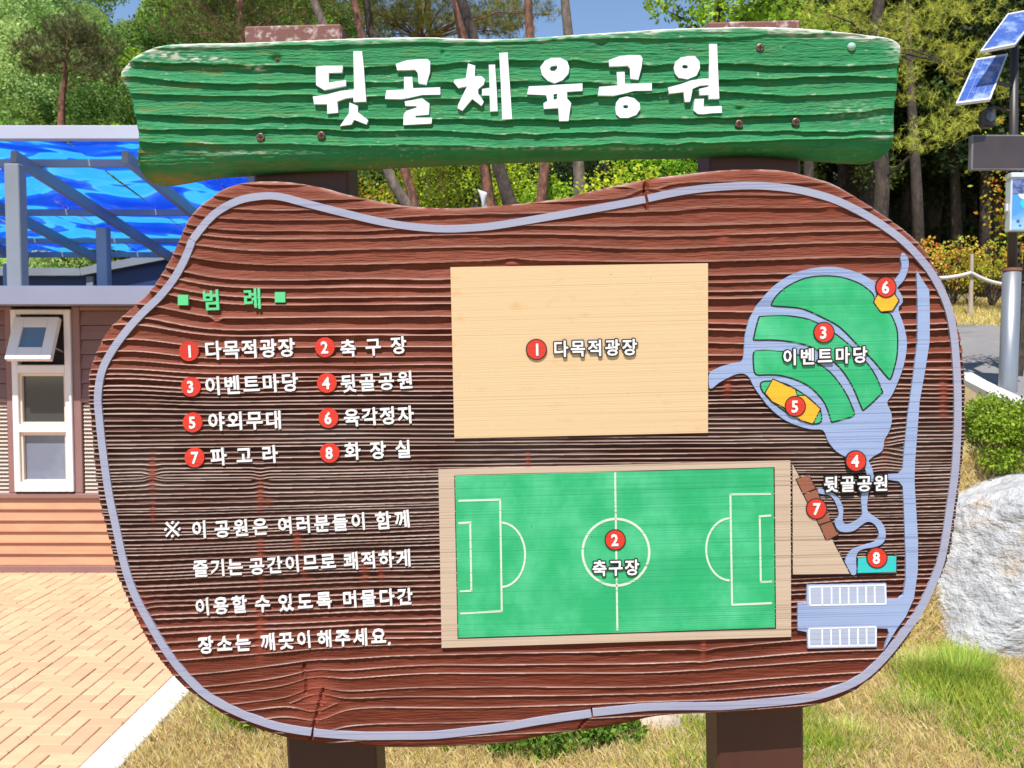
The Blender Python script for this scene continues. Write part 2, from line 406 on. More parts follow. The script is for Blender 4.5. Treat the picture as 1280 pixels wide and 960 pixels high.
# ---- posts
for (tl, tr, ty, bl, br, nm) in ((308, 424, 32, 356, 472, 'post'), (889, 996, 27, 893, 1009, 'post')):
    fr = -.060
    (ua, ub), (wa, wb) = Pf(np.array([tl, tr]), np.array([ty, ty]), fr)
    (uc, ud), (wc, wd_) = Pf(np.array([bl, br]), np.array([935, 935]), fr)
    sl_ = ((uc + ud) - (ua + ub)) / 2 / (wa - wc)
    hw = ((ud - uc) + (ub - ua)) / 4; um = (ua + ub) / 2; top = (wa + wb) / 2
    m = MB(); low = -.25
    ch = .006
    def ringp(w_, h, q): 
        c_ = um + sl_ * (top - w_)
        return [(c_ - h, q, w_), (c_ + h, q, w_)]
    # bevelled post: octagonal section
    rings = []
    for (w_, ins) in ((low, 0), (top - .008, 0), (top, .008)):
        c_ = um + sl_ * (top - w_); x0_, x1_ = c_ - hw + ins, c_ + hw - ins; y0_, y1_ = .060 + ins, .185 - ins
        rings += [(x0_ + ch, y0_, w_), (x1_ - ch, y0_, w_), (x1_, y0_ + ch, w_), (x1_, y1_ - ch, w_), (x1_ - ch, y1_, w_), (x0_ + ch, y1_, w_), (x0_, y1_ - ch, w_), (x0_, y0_ + ch, w_)]
    f = [(i * 8 + k, i * 8 + (k + 1) % 8, (i + 1) * 8 + (k + 1) % 8, (i + 1) * 8 + k) for i in range(2) for k in range(8)] + [tuple(range(16, 24))]
    po = mesh_np('post', rings, f, M['post'], sign)
    # weathered end that stands above the title plank
    m = MB(); c_ = um; m.box(c_ - hw - .0015, c_ + hw + .0015, .0585, .1865, top - .045, top + .0015, .004)
    m.build('post_end', M['post_cap'], po)

# ---- map board
OUT = [(220,300),(231,275),(245,258),(259,247),(281,233),(312,226),(355,226),(400,233),(429,241),(470,250),(514,257),(570,259),(617,256),(664,252),(720,244),(734,239),(809,223),(859,216),(906,211),(952,210),(984,212),(1010,218),(1040,227),(1060,237),(1097,260),(1135,287),(1160,312),(1177,340),(1192,375),(1202,405),(1208,440),(1211,475),(1211,515),(1210,552),(1206,590),(1200,640),(1192,690),(1179,727),(1160,765),(1135,805),(1110,835),(1085,857),(1060,872),(1022,885),(985,891),(940,894),(901,895),(860,896),(820,899),(784,907),(751,913),(720,917),(676,924),(624,933),(560,937),(515,938),(473,937),(404,932),(358,926),(320,914),(287,902),(255,882),(225,860),(200,832),(180,802),(162,767),(148,735),(141,718),(134,683),(122,638),(115,594),(110,535),(106,492),(108,464),(117,438),(131,412),(150,394),(171,375),(187,359),(202,335),(211,319)]
rs = random.Random(11)
S = [190.0]
while S[-1] < 985:
    y = S[-1]
    sp_ = np.interp(y, [190, 330, 400, 450, 500, 545, 640, 700, 740, 780, 830, 860, 990], [15, 15, 12.5, 9, 6.8, 4.8, 4.4, 5.6, 8, 11, 13, 14, 14])
    S.append(y + sp_ * rs.uniform(.6, 1.4))
S = np.array(S)
def warp(px, py):
    t = (py - 200) / 700
    s = np.interp(py, [200, 330, 520, 640, 760, 900], [.035, .012, .005, .020, .040, .055])
    y = py + (px - 640) * s
    y += 26 * np.exp(-((px - 150) / 90.0) ** 2) * sstep(560, 300, py)          # upper left shoulder
    y += vnoise(px / 210, py / 60, 21) * np.interp(py, [200, 400, 520, 720, 900], [6, 4, 1.2, 2.4, 7])
    y += vnoise(px / 90, py / 22, 22) * np.interp(py, [200, 400, 520, 720, 900], [2.0, 1.2, .35, .6, 1.5])
    y += 10 * np.exp(-((px - 470) / 130.0) ** 2) * np.exp(-((py - 850) / 50.0) ** 2)
    for kx, ky, a, b, h in ((810, 236, 22, 20, 9), (395, 880, 26, 40, -12), (1105, 560, 20, 30, 5), (190, 595, 9, 14, 3), (325, 600, 8, 18, 2), (880, 800, 10, 30, -3), (640, 330, 16, 8, -4), (1040, 250, 14, 10, 5), (270, 402, 7, 6, 5), (180, 775, 8, 24, 3)):
        y += h * np.exp(-((px - kx) / a) ** 2 - ((py - ky) / b) ** 2) * np.sign(py - ky + .01)
    return y
KN = [(190,592,4,26),(190,640,3,14),(325,620,4,20),(325,700,4,40),(325,790,5,40),(371,676,5,14),(380,712,4,12),(176,770,6,26),(455,715,5,14),(476,715,4,12),(395,870,22,34),(1105,520,7,46),(1180,495,5,30),(910,480,5,18),(660,575,3,12),(880,810,3,22),(640,329,8,5),(1040,258,8,8),(270,404,6,5),(335,628,5,4),(700,700,5,60),(1010,250,10,8),(905,300,8,8)]
def brown_depth(px, py, near):
    y = warp(px, py); i = np.clip(np.searchsorted(S, y) - 1, 0, len(S) - 2); d = S[i + 1] - S[i]; t = np.clip((y - S[i]) / d, 0, 1)
    amp = np.random.default_rng(5).uniform(.65, 1.25, len(S))
    D = np.interp(py, [200, 330, 430, 520, 680, 740, 790, 900], [4.4, 6.2, 7.4, 6.0, 5.4, 5.6, 3.8, 2.6]) * 1e-3
    D = D * amp[i] * (1 + .35 * vnoise(px / 45, y / 9, 31)) * np.clip(d / 6, .45, 1.15)
    pw = np.interp(py, [200, 330, 420, 520, 680, 780, 900], [1.0, 1.3, 2.4, 3.8, 4.5, 7, 9])
    k = np.zeros_like(px)
    for kx, ky, a, b in KN: k = np.maximum(k, np.exp(-(((px - kx) / a) ** 2 + ((py - ky) / b) ** 2)))
    tt = t ** pw
    # small drop after the lip so the edge is not razor thin
    dep = D * (1 - tt)
    fall = np.clip(t / np.clip(1.2 / d, .02, .3), 0, 1); dep = dep * fall + 0 * dep
    dep = dep * (1 - .55 * k) + .0005 * vnoise(px / 16, py / 1.3, 33)
    for (ax, ay, bx, by, ww_, dp) in ((811, 219, 806, 238, 1.7, .012), (806, 238, 808, 262, 1.3, .006), (404, 862, 387, 928, 1.35, .006), (380, 832, 382, 866, 1.3, .006), (742, 886, 722, 915, 1.2, .006), (150, 400, 200, 392, 0.8, .002)):
        q, _, _ = nearest(px, py, np.array([(ax, ay), (bx, by)])); dep += dp * np.clip(1.6 - q / ww_ / 1.1, 0, 1)
    # colour: stain, dark grey middle, redder knots, worn lips with sunlit highlights painted in
    base_ = np.ones((len(px), 3)) * np.array(BROWN_L)
    lowb = (sstep(700, 800, y) * .75)[:, None]; base_ = base_ * (1 - lowb) + np.array((.115, .024, .012)) * lowb
    mid = sstep(440, 520, y) * sstep(790, 690, y)
    base_ = base_ * (1 - mid[:, None]) + np.array((.068, .021, .012)) * mid[:, None]
    blotch = vnoise(px / 55, py / 18, 41) * .5 + vnoise(px / 15, py / 5, 42) * .3
    base_ *= (1 + .28 * blotch)[:, None]
    grey = np.clip(sstep(495, 560, y) * sstep(680, 610, y) * (.35 + .65 * vnoise(px / 60, py / 30, 43)), 0, 1)
    g2 = np.clip(.45 * grey, 0, 1)[:, None]; base_ = base_ * (1 - g2) + np.array((.17, .12, .10)) * g2
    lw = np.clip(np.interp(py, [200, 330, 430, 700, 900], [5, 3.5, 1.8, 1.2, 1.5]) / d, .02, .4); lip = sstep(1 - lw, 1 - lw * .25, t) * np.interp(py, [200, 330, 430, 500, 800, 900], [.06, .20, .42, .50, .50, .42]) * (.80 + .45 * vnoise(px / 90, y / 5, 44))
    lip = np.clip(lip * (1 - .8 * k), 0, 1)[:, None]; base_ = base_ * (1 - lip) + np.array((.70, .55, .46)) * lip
    kk = np.clip(k * .8, 0, 1)[:, None]; base_ = base_ * (1 - kk) + np.array((.27, .062, .036)) * kk
    edge = np.clip(1 - near / 5, 0, 1) * np.clip(.5 + .9 * vnoise(px / 30, py / 25, 45), 0, 1) * sstep(420, 260, py) + np.clip(1 - near / 3, 0, 1) * np.clip(vnoise(px / 6, py / 4, 47) * 1.5, 0, .8) * sstep(520, 430, py)
    edge = np.clip(edge * .75, 0, 1)[:, None]; base_ = base_ * (1 - edge) + np.array((.55, .40, .34)) * edge
    fade = sstep(0, 6, near); dep = dep * (.55 + .45 * fade)
    return dep, np.clip(base_, .004, .9)
def brown_round(px, py, near):
    Rr = 9.0; d = np.clip(near, 0, Rr); return (Rr - np.sqrt(np.maximum(Rr ** 2 - (Rr - d) ** 2, 0))) * PX * 1.15
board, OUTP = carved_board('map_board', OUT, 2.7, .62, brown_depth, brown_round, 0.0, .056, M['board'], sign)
plate('board_back', [OUTP], M['post'], board, -.0562, .002, at_front=0)

# ---- border strip
BS = [(240,300),(266,269),(297,251),(328,245),(351,246),(382,254),(429,266),(476,277),(514,283),(557,286),(601,284),(632,280),(680,272),(720,265),(770,256),(806.5,249)]
BS2 = [(810,248),(842,241),(874,236),(910,233),(945,232),(984,235),(1015,241),(1047,251),(1085,270),(1122,295),(1147,319),(1167,345),(1184,380),(1192,415),(1196,460),(1197.5,500),(1197,540),(1194,590),(1187,640),(1181,680),(1172,715),(1152,760),(1135,785),(1110,817),(1085,842),(1060,857),(1022,870),(985,876),(940,880),(901,883),(855,883),(809,884),(770,888),(741,891)]
BS3 = [(739,892),(676,901),(630,909),(589,914),(545,919),(502,920),(444,920),(392,916)]
BS4 = [(389,915.5),(360,911),(335,905),(300,892),(260,871),(230,843),(207,813),(185,776),(167,741),(155,705),(145,660),(136,618),(129,570),(124,525),(122,495),(127,464),(140,438),(159,412),(178,391),(199,371),(218,347),(232,321),(240,300)]
for seg in (BS, BS2, BS3, BS4):
    ribbon('border_strip', smooth_loop(seg, 4, False), 9.3, M['lilac'], board, .0012, .007)

# ---- painted map pieces
m5 = lambda l: [(880 + x / 3.765, 300 + y / 3.765) for x, y in l]
m6 = lambda l: [(960 + x / 3.427, 550 + y / 3.427) for x, y in l]
m7 = lambda l: [(540 + x / 2.783, 560 + y / 2.783) for x, y in l]
plate('tan_panel', [[(563,334),(885,329),(885,541),(568,548)]], M['pad_tan'], board, .0020, .008)
plate('pitch_surround', [[(548,587),(988,576),(989,796),(552,810)]], M['pad_beige'], board, .0020, .008)
fld = [(80,97),(1188,70),(1193,625),(92,660)]
plate('pitch_outline', [m7([(77,94),(1192,67),(1197,629),(89,664)])], M['outline_tan'], board, .0025, .008)
pitch = plate('green_pitch', [m7(fld)], M['pad_green'], board, .0030, .008)
def pl(pts): ribbon('pitch_marking', m7(pts), 2.3, M['pitch_line'], board, .0036, .001)
pl([(637,85),(645,635)])
arc = lambda cx, cy, rx, ry, a0, a1, n=28: [(cx + rx * math.cos(R(a0 + (a1 - a0) * k / n)), cy + ry * math.sin(R(a0 + (a1 - a0) * k / n))) for k in range(n + 1)]
o_ = smooth_loop(disc(640, 363, 120, 24), 2); i_ = smooth_loop(disc(640, 363, 112, 24), 2)
plate('pitch_marking', [m7(o_), m7(i_)], M['pitch_line'], board, .0036, .001)
for s_ in ([(92,184),(239,180)],[(237,180),(243,570)],[(243,568),(98,576)],[(92,262),(137,259)],[(133,259),(137,499)],[(139,497),(97,500)],
           [(1180,160),(1036,162)],[(1038,160),(1044,545)],[(1042,546),(1182,540)],[(1180,235),(1138,238)],[(1140,236),(1144,468)],[(1142,467),(1184,465)],
           arc(240, 372, 84, 112, -88, 88), arc(1038, 353, -84, 108, -88, 88)): pl(s_)
# paths
PATH = m5([(25,630),(60,607),(100,590),(150,577),(180,570),(188,520),(195,440),(225,350),(280,270),(345,205),(430,155),(530,130),(620,127),(700,145),(760,170),(820,205),(870,215),(900,190),(925,150),(930,118),(925,85),(938,60),(962,90),(960,140),(940,190),(910,225),(925,250),(936,290),(915,325),(940,400),(955,480),(945,570),(920,650),(885,730),(862,765),(880,810),(884,850),(872,900),(850,940)]) \
     + m6([(490,45),(455,68),(436,84),(432,92),(445,118),(452,150),(452,175),(432,220),(425,280),(432,310),(480,345),(503,385),(500,430),(470,455),(400,470),(378,500),(378,572),(352,572),(330,525),(355,475),(400,455),(455,438),(476,405),(460,365),(430,350),(400,365),(370,388),(330,395),(300,385),(285,350),(303,325),(298,290),(270,240),(215,228),(218,210),(250,215),(295,240),(322,290),(320,345),(340,362),(372,350),(402,325),(402,290),(400,240),(420,180),(424,150),(412,112),(400,92),(340,75),(295,50),(268,20),(255,0)]) \
     + m5([(560,895),(500,890),(430,870),(370,840),(310,790),(270,740),(235,690),(215,650),(190,630),(150,632),(110,650),(70,672),(28,700)])
def path_plate(pts, fr=.0015):
    plate('blue_path', [pts], M['blue'], board, fr, .008, smooth=3)
path_plate(PATH)
ROAD = m5([(1000,140),(1030,190),(1060,235),(1063,350),(1062,480),(1040,620),(1015,760),(1000,960)]) + m6([(630,100),(628,180),(635,300),(643,430),(642,560),(625,680),(590,757),(550,812),(498,897),(508,860),(518,830),(513,808),(463,806),(462,884),(170,890),(166,822),(127,815),(127,700),(165,695),(167,622),(507,615),(509,683),(560,681),(580,665),(590,600),(590,500),(583,300),(578,200),(560,177),(515,170),(515,148),(560,145),(577,125),(583,50)]) + m5([(945,960),(960,820),(985,640),(1005,480),(1006,300)])
plate('blue_path', [ROAD], M['blue'], board, .0015, .008)
def grid_marks(tl, tr, br, bl, xs_):
    for a, b in ((tl, tr), (tr, br), (br, bl), (bl, tl)): ribbon('parking_line', m6([a, b]), 1.8, M['white'], board, .0022, .001)
    for x in xs_:
        f = (x - tl[0]) / (tr[0] - tl[0]); ribbon('parking_line', m6([(x, tl[1] + (tr[1] - tl[1]) * f), (x + 1, bl[1] + (br[1] - bl[1]) * f)]), 1.8, M['white'], board, .0022, .001)
plate('parking_bay', [m6([(168,623),(506,616),(508,708),(169,714)])], M['bay'], board, .0018, .0075)
plate('parking_bay', [m6([(168,802),(467,795),(466,887),(170,893)])], M['bay'], board, .0018, .0075)
grid_marks((178,630),(502,622),(505,702),(180,708),(232,272,308,345,383,420,457))
grid_marks((176,809),(462,801),(462,880),(177,885),(232,270,308,347,385,422))
G = [[(320,300),(345,260),(400,215),(480,180),(560,170),(640,175),(720,200),(770,232),(798,262),(805,300),(835,342),(872,345),(895,385),(910,440),(908,540),(895,600),(880,648),(865,648),(800,570),(720,490),(640,410),(560,365),(470,325),(400,315),(328,310)],
     [(275,360),(335,356),(400,358),(500,377),(600,430),(700,510),(790,610),(835,705),(832,725),(757,795),(742,788),(700,690),(640,600),(560,535),(490,497),(400,477),(320,470),(242,470),(236,458),(258,370)],
     [(235,530),(262,522),(300,521),(400,530),(500,565),(590,620),(660,710),(698,790),(705,825),(655,843),(608,855),(598,848),(570,770),(510,700),(440,660),(360,637),(300,634),(245,632),(234,590)],
     [(268,675),(300,665),(345,668),(400,685),(480,735),(540,790),(553,840),(540,862),(500,862),(420,830),(340,775),(278,715)]]
def grow(pts, k):
    p = np.array(pts); a = np.roll(p, 1, 0); b = np.roll(p, -1, 0); d = b - a; n_ = np.stack([d[:, 1], -d[:, 0]], -1); n_ /= np.linalg.norm(n_, axis=1)[:, None] + 1e-9
    area = np.sum(p[:, 0] * b[:, 1] - b[:, 0] * p[:, 1]); return (p + n_ * k * (1 if area > 0 else -1)).tolist()
for g in G:
    q = smooth_loop(m5(g), 3).tolist()
    plate('lawn_outline', [grow(q, 1.15)], M['outline_green'], board, .0021, .008)
    plate('lawn', [grow(q, -.75)], M['pad_green'], board, .0026, .008)
def blk(pts, mat, nm, fr=.0031, ol='outline_tan'):
    plate(nm + '_outline', [grow(pts, 1.1)], M[ol], board, fr, .008); plate(nm, [grow(pts, -.7)], M[mat], board, fr + .0005, .008)
blk(m5([(288,720),(325,655),(430,703),(438,732),(478,732),(548,795),(512,865),(455,848),(370,785),(320,760)]), 'yellow', 'stage')
blk(m5([(822,248),(895,250),(917,285),(887,333),(832,338),(799,293)]), 'yellow', 'pavilion')
blk(m6([(105,100),(352,573),(105,577)]), 'pad_beige', 'triangle', .0022)
for b in ([(120,168),(175,148),(205,208),(150,231)], [(152,234),(208,211),(228,262),(175,280)], [(200,320),(250,300),(270,347),(218,363)], [(222,367),(272,348),(300,406),(250,432)]): blk(m6(b), 'rust', 'pergola_block')
blk(m6([(385,505),(550,495),(550,567),(383,572)]), 'teal', 'toilet_block')
# number badges
def badge(n, cx, cy, r, fr, edge):
    if edge: plate('badge_edge', [disc(cx, cy, r + 1.3)], M['black'], board, fr - .0006, .008)
    b = plate('badge', [disc(cx, cy, r)], M['red'], board, fr, .008)
    glyph(str(n), cx + .4, cy, 20.5, .0, M['cream'], board, fr + .0012, .004, .030, .9, 'digit')
for n, cx, cy in ((1,236,439),(2,406,434),(3,238.5,483.4),(4,408.5,478.6),(5,240.6,528),(6,410.4,522.5),(7,243,572),(8,412,566)): badge(n, cx, cy, 12.3, .0012, False)
for n, cx, cy in ((1,670.5,436.8),(2,769,675)) + tuple((n,) + m5([(a, b)])[0] for n, a, b in ((3,565,435),(5,430,783),(6,857,222))) + tuple((n,) + m6([(a, b)])[0] for n, a, b in ((4,377,90),(7,208,295),(8,467,505))): badge(n, cx, cy, 12.0, .0052, True)
# lettering
W_ = (M['cream'], board, .0014, .0075)
for t in (('다목적광장',266,438,358,434.5,24.5),('축구장',435,435.5,498,431.5,23),('이벤트마당',266,482.5,362,478,24.5),('뒷골공원',435.5,479.5,506.5,475,23.5),('야외무대',270,527,342,525,24.5),('육각정자',439.5,522,507,518.5,23.5),('파고라',273,571,337,568,23.5),('화장실',440.5,564,504,561.5,23.5),
          ('이',249,662,249,662,23.5),('공원은',277.5,661.5,325,658.5,23),('여러분들이',356.5,657,448,652,23),('함께',479,651,503,649,23.5),
          ('즐기는',250.7,711,294,709,23),('공간이므로',321,708,410,702,23),('쾌적하게',439,701.5,504.5,698,23),
          ('이용할',253,759,299,756,23),('수',328,755,328,755,23),('있도록',357,754,405,751,23),('머물다간',437.5,749.5,506,746,23),
          ('장소는',257,807,303.5,804,23),('깨끗이',335,803,380,800,23),('해주세요',406,799,473,796,23),('.',487,798,487,798,24)): line_text(*t, *W_)
for a_, b_ in (((207,653.5),(223.5,670)), ((223,653),(207.5,670.5))): plate('letter', [list(stroke([a_, b_], 2.4)[0]) + list(stroke([a_, b_], 2.4)[1])[::-1]], M['cream'], board, .0014 + .0001 * (a_[0] > 210), .0075)
for a_ in ((215.3,653.5), (215.3,670.2), (206.8,662), (223.8,661.5)): plate('letter', [disc(*a_, 1.7, 10)], M['cream'], board, .0016, .0075)
MN = (M['mint'], board, .0014, .0075)
line_text('범', 264, 375, 264, 375, 27, *MN); line_text('례', 315.5, 373, 315.5, 373, 27, *MN)
for cx, cy in ((228.7, 375), (350, 371.5)): plate('square_mark', [[(cx-6.5,cy-6.5),(cx+6.5,cy-6.5),(cx+6.5,cy+6.5),(cx-6.5,cy+6.5)]], M['mint'], board, .0014, .0075)
for t in (('다목적광장',701,436,787,434,21.5),('축구장',749.5,710.5,790,709.5,21.5),('이벤트마당',987.5,446.5,1075,443.5,21.5),('뒷골공원',1039,605.5,1101.5,604,21.5)):
    line_text(*t, M['cream'], board, .0064, .009, edge=M['black'])

# ---- title plank
GO = [(149,89),(154,81),(166,70),(185,60),(205,55),(225,53.5),(260,52.5),(300,52),(380,49),(426,47),(480,45.5),(539,45),(601,47.5),(660,46),(718,42),(796,37),(834,34.5),(890,33),(940,32),(996,33.5),(1040,37),(1085,42),(1110,45),(1124,51),(1129,59),(1127,75),(1125,88),(1124,108),(1121,130),(1120,150),(1119,175),(1112,191),(1097,198),(1060,197),(1010,193),(960,189),(910,189.5),(874,191),(800,192),(734,194),(640,197),(590,199),(539,201),(445,206),(382,209),(320,212.5),(300,214),(259,217),(219,223.5),(200,226.5),(187,227),(178,224),(172,214),(169,194),(171,171),(168,151),(165,139),(161,119),(153,105),(149,97)]
LIPS = [[(149,60),(400,56),(700,50),(1130,40)],
 [(149,76),(230,78),(300,81),(370,82),(440,85),(500,84),(560,80),(640,74),(720,76),(760,79),(800,81),(900,78),(1000,84),(1060,82),(1125,80)],
 [(149,95),(200,98),(260,103),(300,105),(380,103),(440,104),(560,104),(640,101),(720,101),(780,107),(850,102),(900,98),(1000,97),(1060,94),(1125,97)],
 [(149,115),(200,117),(300,119),(380,118),(440,121),(560,124),(640,121),(720,120),(800,117),(860,112),(920,114),(1000,120),(1060,117),(1125,114)],
 [(149,139),(200,142),(300,148),(370,146),(440,150),(560,150),(640,149),(720,150),(850,147),(960,144),(1040,141),(1125,134)],
 [(149,160),(300,161),(380,161),(440,164),(560,165),(640,167),(720,166),(850,165),(960,163),(1125,163)],
 [(149,174),(200,178),(300,179),(440,182),(560,184),(640,183),(720,182),(800,180),(900,177),(1000,173),(1125,170)],
 [(149,240),(1130,240)]]
def green_depth(px, py, near):
    yy = py + vnoise(px / 24, py / 14, 61) * 1.5 + vnoise(px / 70, py / 200, 65) * 1.6
    Ls = [np.interp(px, [a for a, b in L_], [b for a, b in L_]) for L_ in LIPS]
    Ls = [np.full_like(px, 20.)] + Ls
    dep = np.zeros_like(px); T = np.zeros_like(px)
    for k in range(len(Ls) - 1):
        a, b = Ls[k], Ls[k + 1]; ins = (yy >= a) & (yy < b); t = np.clip((yy - a) / (b - a), 0, 1)
        dmax = (.0012, .0036, .0082, .0078, .0072, .0088, .0068, .0066)[k] * (1 + .3 * vnoise(px / 80, py * 0 + k * 7, 62))
        shp = (1 - t ** 1.6) * np.clip(t / .05, 0, 1)
        if k == len(Ls) - 2: shp = np.clip(t / .03, 0, 1)
        dep = np.where(ins, dmax * shp, dep); T = np.where(ins, t, T)
    # fibrous relief
    dep += .0008 * vnoise(px / 30, py / 2.0, 63) + .0004 * vnoise(px / 7, py / 1.2, 64)
    for kx, ky, a, b, h in ((372, 140, 14, 5, .002), (497, 83, 1.8, 9, -.006), (752, 56, 8, 5, .004), (925, 136, 6, 3, .006), (615, 75, 8, 3, -.003), (1060, 187, 20, 4, -.002), (345, 74, 7, 6, .009), (553, 66, 2, 4, .004)):
        dep += h * np.exp(-((px - kx) / a) ** 2 - ((py - ky) / b) ** 2)
    dep = np.maximum(dep, -.0005)
    c = np.ones((len(px), 3)) * np.array((.026, .195, .070))
    b_ = vnoise(px / 40, py / 9, 71) * .5 + vnoise(px / 8, py / 3, 72) * .4; c *= (1 + .22 * b_)[:, None]
    ol = np.clip(vnoise(px / 30, py / 4, 73) * 1.3 - .15, 0, 1) * (.25 + .75 * sstep(420, 160, px)); ol = np.clip(ol * .7, 0, 1)[:, None]
    c = c * (1 - ol) + np.array((.15, .17, .045)) * ol
    topd = py - np.interp(px, [149,166,205,300,426,539,601,718,834,940,1040,1110,1130],[92,70,55,52,47,45,48,42,34.5,32,37,45,55])
    wh = np.clip(1.15 - topd / (6.0 + 3 * vnoise(px / 30, py * 0, 74) + np.where(px > 960, 5, 0)), 0, 1) * np.clip(.55 + .9 * vnoise(px / 9, py / 3, 75), 0, 1)
    wh = np.maximum(wh, sstep(3.2, 1.4, topd) * np.clip(.45 + sstep(160, 260, px) * .5 + .5 * vnoise(px / 14, py / 3, 78), 0, 1))  # whitened top edge: its sunlit highlight put into the colour
    tr = lambda x0_, y0_, a, bb: np.exp(-((px - x0_) / a) ** 2 - ((py - y0_) / bb) ** 2)
    chips = np.clip(1.5 * tr(258, 74, 22, 3) + 1.2 * tr(318, 84, 14, 3) + .9 * tr(210, 68, 22, 5) + .8 * tr(152, 115, 5, 40) + .5 * tr(300, 190, 70, 2) + .5 * tr(1120, 60, 10, 16) + .6 * tr(1108, 172, 14, 3) + .45 * tr(700, 185, 200, 1.5) + .35 * tr(1070, 140, 30, 12), 0, 1) * np.clip(.35 + 1.3 * vnoise(px / 5, py / 2.4, 76), 0, 1)
    lipchip = sstep(.86, .98, T) * np.clip(vnoise(px / 9, py / 4, 79) * 2.2 - .9, 0, 1) * .6 + np.clip(vnoise(px / 3.5, py / 2, 80) * 3 - 2.3, 0, 1) * np.clip(vnoise(px / 50, py / 20, 83), 0, 1)
    wh = np.clip(np.maximum(np.maximum(wh, chips), lipchip), 0, 1)[:, None]; c = c * (1 - wh) + np.array((.66, .60, .54)) * wh
    mo = (.75 * np.clip(tr(215, 222, 60, 9) + .35 * tr(600, 204, 500, 6), 0, 1) * np.clip(.7 + .5 * vnoise(px / 12, py / 5, 77), 0, 1))[:, None]; c = c * (1 - mo) + np.array((.30, .19, .05)) * mo
    lip = (sstep(.80, .99, T) * .28)[:, None]; c = c * (1 - lip) + np.array((.10, .40, .18)) * lip  # lips lightened: their brighter sunlit edge painted into the green
    return dep * (.35 + .65 * sstep(0, 5, near)), np.clip(c, .004, .9)
def green_round(px, py, near):
    lowy = np.interp(px, [149,172,190,300,445,640,874,960,1060,1130], [228,228,228,214,206,197,191,189,198,196])
    Rt = 6.0; d = np.clip(near, 0, Rt); a = (Rt - np.sqrt(np.maximum(Rt ** 2 - (Rt - d) ** 2, 0))) * PX
    lb = np.interp(px, [149,300,440,640,900,1125], [178,188,186,184,178,172]); wdt = np.maximum(lowy - lb, 4)
    q = np.clip((py - lb) / wdt, 0, 1.0); b = (1 - np.sqrt(np.maximum(1 - q ** 2, 0))) * .050 + q * .004
    return np.maximum(a, b)
GF = .012
title, GOP = carved_board('title_plank', GO, 2.0, .75, green_depth, green_round, GF, .058, M['green_board'], sign)
cA = lambda l: [(380 + x / 7.111, 50 + y / 7.111) for x, y in l]
cB = lambda l: [(560 + x / 7.111, 50 + y / 7.111) for x, y in l]
cC = lambda l: [(740 + x / 7.111, 45 + y / 7.111) for x, y in l]
ell = lambda cx, cy, rx, ry, n=20, ph=0: [(cx + rx * math.cos(2 * math.pi * k / n + ph), cy + ry * math.sin(2 * math.pi * k / n + ph)) for k in range(n)]
TIT = [
 [[cA([(105,238),(180,228),(345,228),(338,287),(218,292),(220,378),(375,355),(370,405),(180,445),(107,400)])],
  [cA([(438,100),(515,100),(527,200),(553,547),(440,550),(438,508),(370,518),(295,545),(303,645),(207,655),(205,570),(90,570),(78,502),(200,485),(330,450),(445,440)])],
  [cA([(403,555),(478,585),(478,640),(570,712),(555,750),(445,708),(420,750),(318,765),(400,650)])]],
 [[cA([(815,212),(920,178),(1020,170),(1100,170),(1122,195),(1118,290),(1088,395),(1018,382),(1010,290),(985,262),(828,268)])],
  [cA([(888,328),(962,328),(968,428),(1210,420),(1212,485),(1050,487),(950,510),(860,525),(720,522),(732,447),(890,440)])],
  [cA([(895,545),(1050,518),(1115,565),(1110,662),(990,672),(992,690),(1138,690),(1132,742),(882,755),(886,660),(910,630),(1002,600),(1000,585),(900,583)])]],
 [[cB([(178,208),(242,228),(238,322),(300,322),(328,350),(318,390),(268,435),(268,475),(318,548),(298,585),(215,522),(128,628),(85,605),(92,570),(170,410),(92,425),(50,375),(60,352),(158,340)])],
  [cB([(362,220),(418,218),(430,400),(442,632),(375,635),(370,492),(303,492),(303,435),(370,425)])],
  [cB([(455,115),(530,110),(550,400),(570,702),(482,706),(470,400)])]],
 [[cB([(820,240),(860,185),(920,158),(1000,158),(1060,190),(1078,240),(1070,300),(1020,355),(950,382),(885,360),(835,310)]), cB([(902,250),(920,230),(968,224),(972,250),(950,275),(915,275)])],
  [cB([(718,412),(880,405),(1010,395),(1195,385),(1195,452),(1058,460),(1060,520),(1095,560),(1085,620),(1072,718),(988,720),(980,605),(852,612),(848,562),(885,540),(872,490),(702,482)]), cB([(937,483),(970,475),(970,520),(940,532)])]],
 [[cC([(148,215),(245,178),(340,168),(430,170),(450,200),(440,280),(412,388),(342,378),(338,285),(318,262),(155,270)])],
  [cC([(220,320),(290,318),(292,425),(532,418),(532,485),(375,487),(280,512),(190,530),(52,528),(65,452),(228,438)])],
  [cC([(208,650),(215,590),(245,552),(310,537),(375,552),(425,600),(428,650),(395,700),(320,728),(250,727),(215,695)]), cC(ell(300, 627, 24, 17, 10))]],
 [[cC([(728,285),(740,230),(790,190),(860,178),(915,178),(955,225),(960,285),(930,350),(850,383),(770,370),(738,330)]), cC(ell(828, 272, 28, 18, 10))],
  [cC([(1042,70),(1112,72),(1120,300),(1132,555),(1038,557),(1038,522),(958,522),(952,470),(1038,450),(1036,435),(960,440),(893,470),(890,500),(872,583),(825,585),(815,497),(685,512),(675,457),(780,430),(880,395),(985,378),(1042,378)])],
  [cC([(915,560),(995,557),(992,628),(1152,622),(1155,682),(1070,685),(990,695),(940,692),(903,660)])]]]
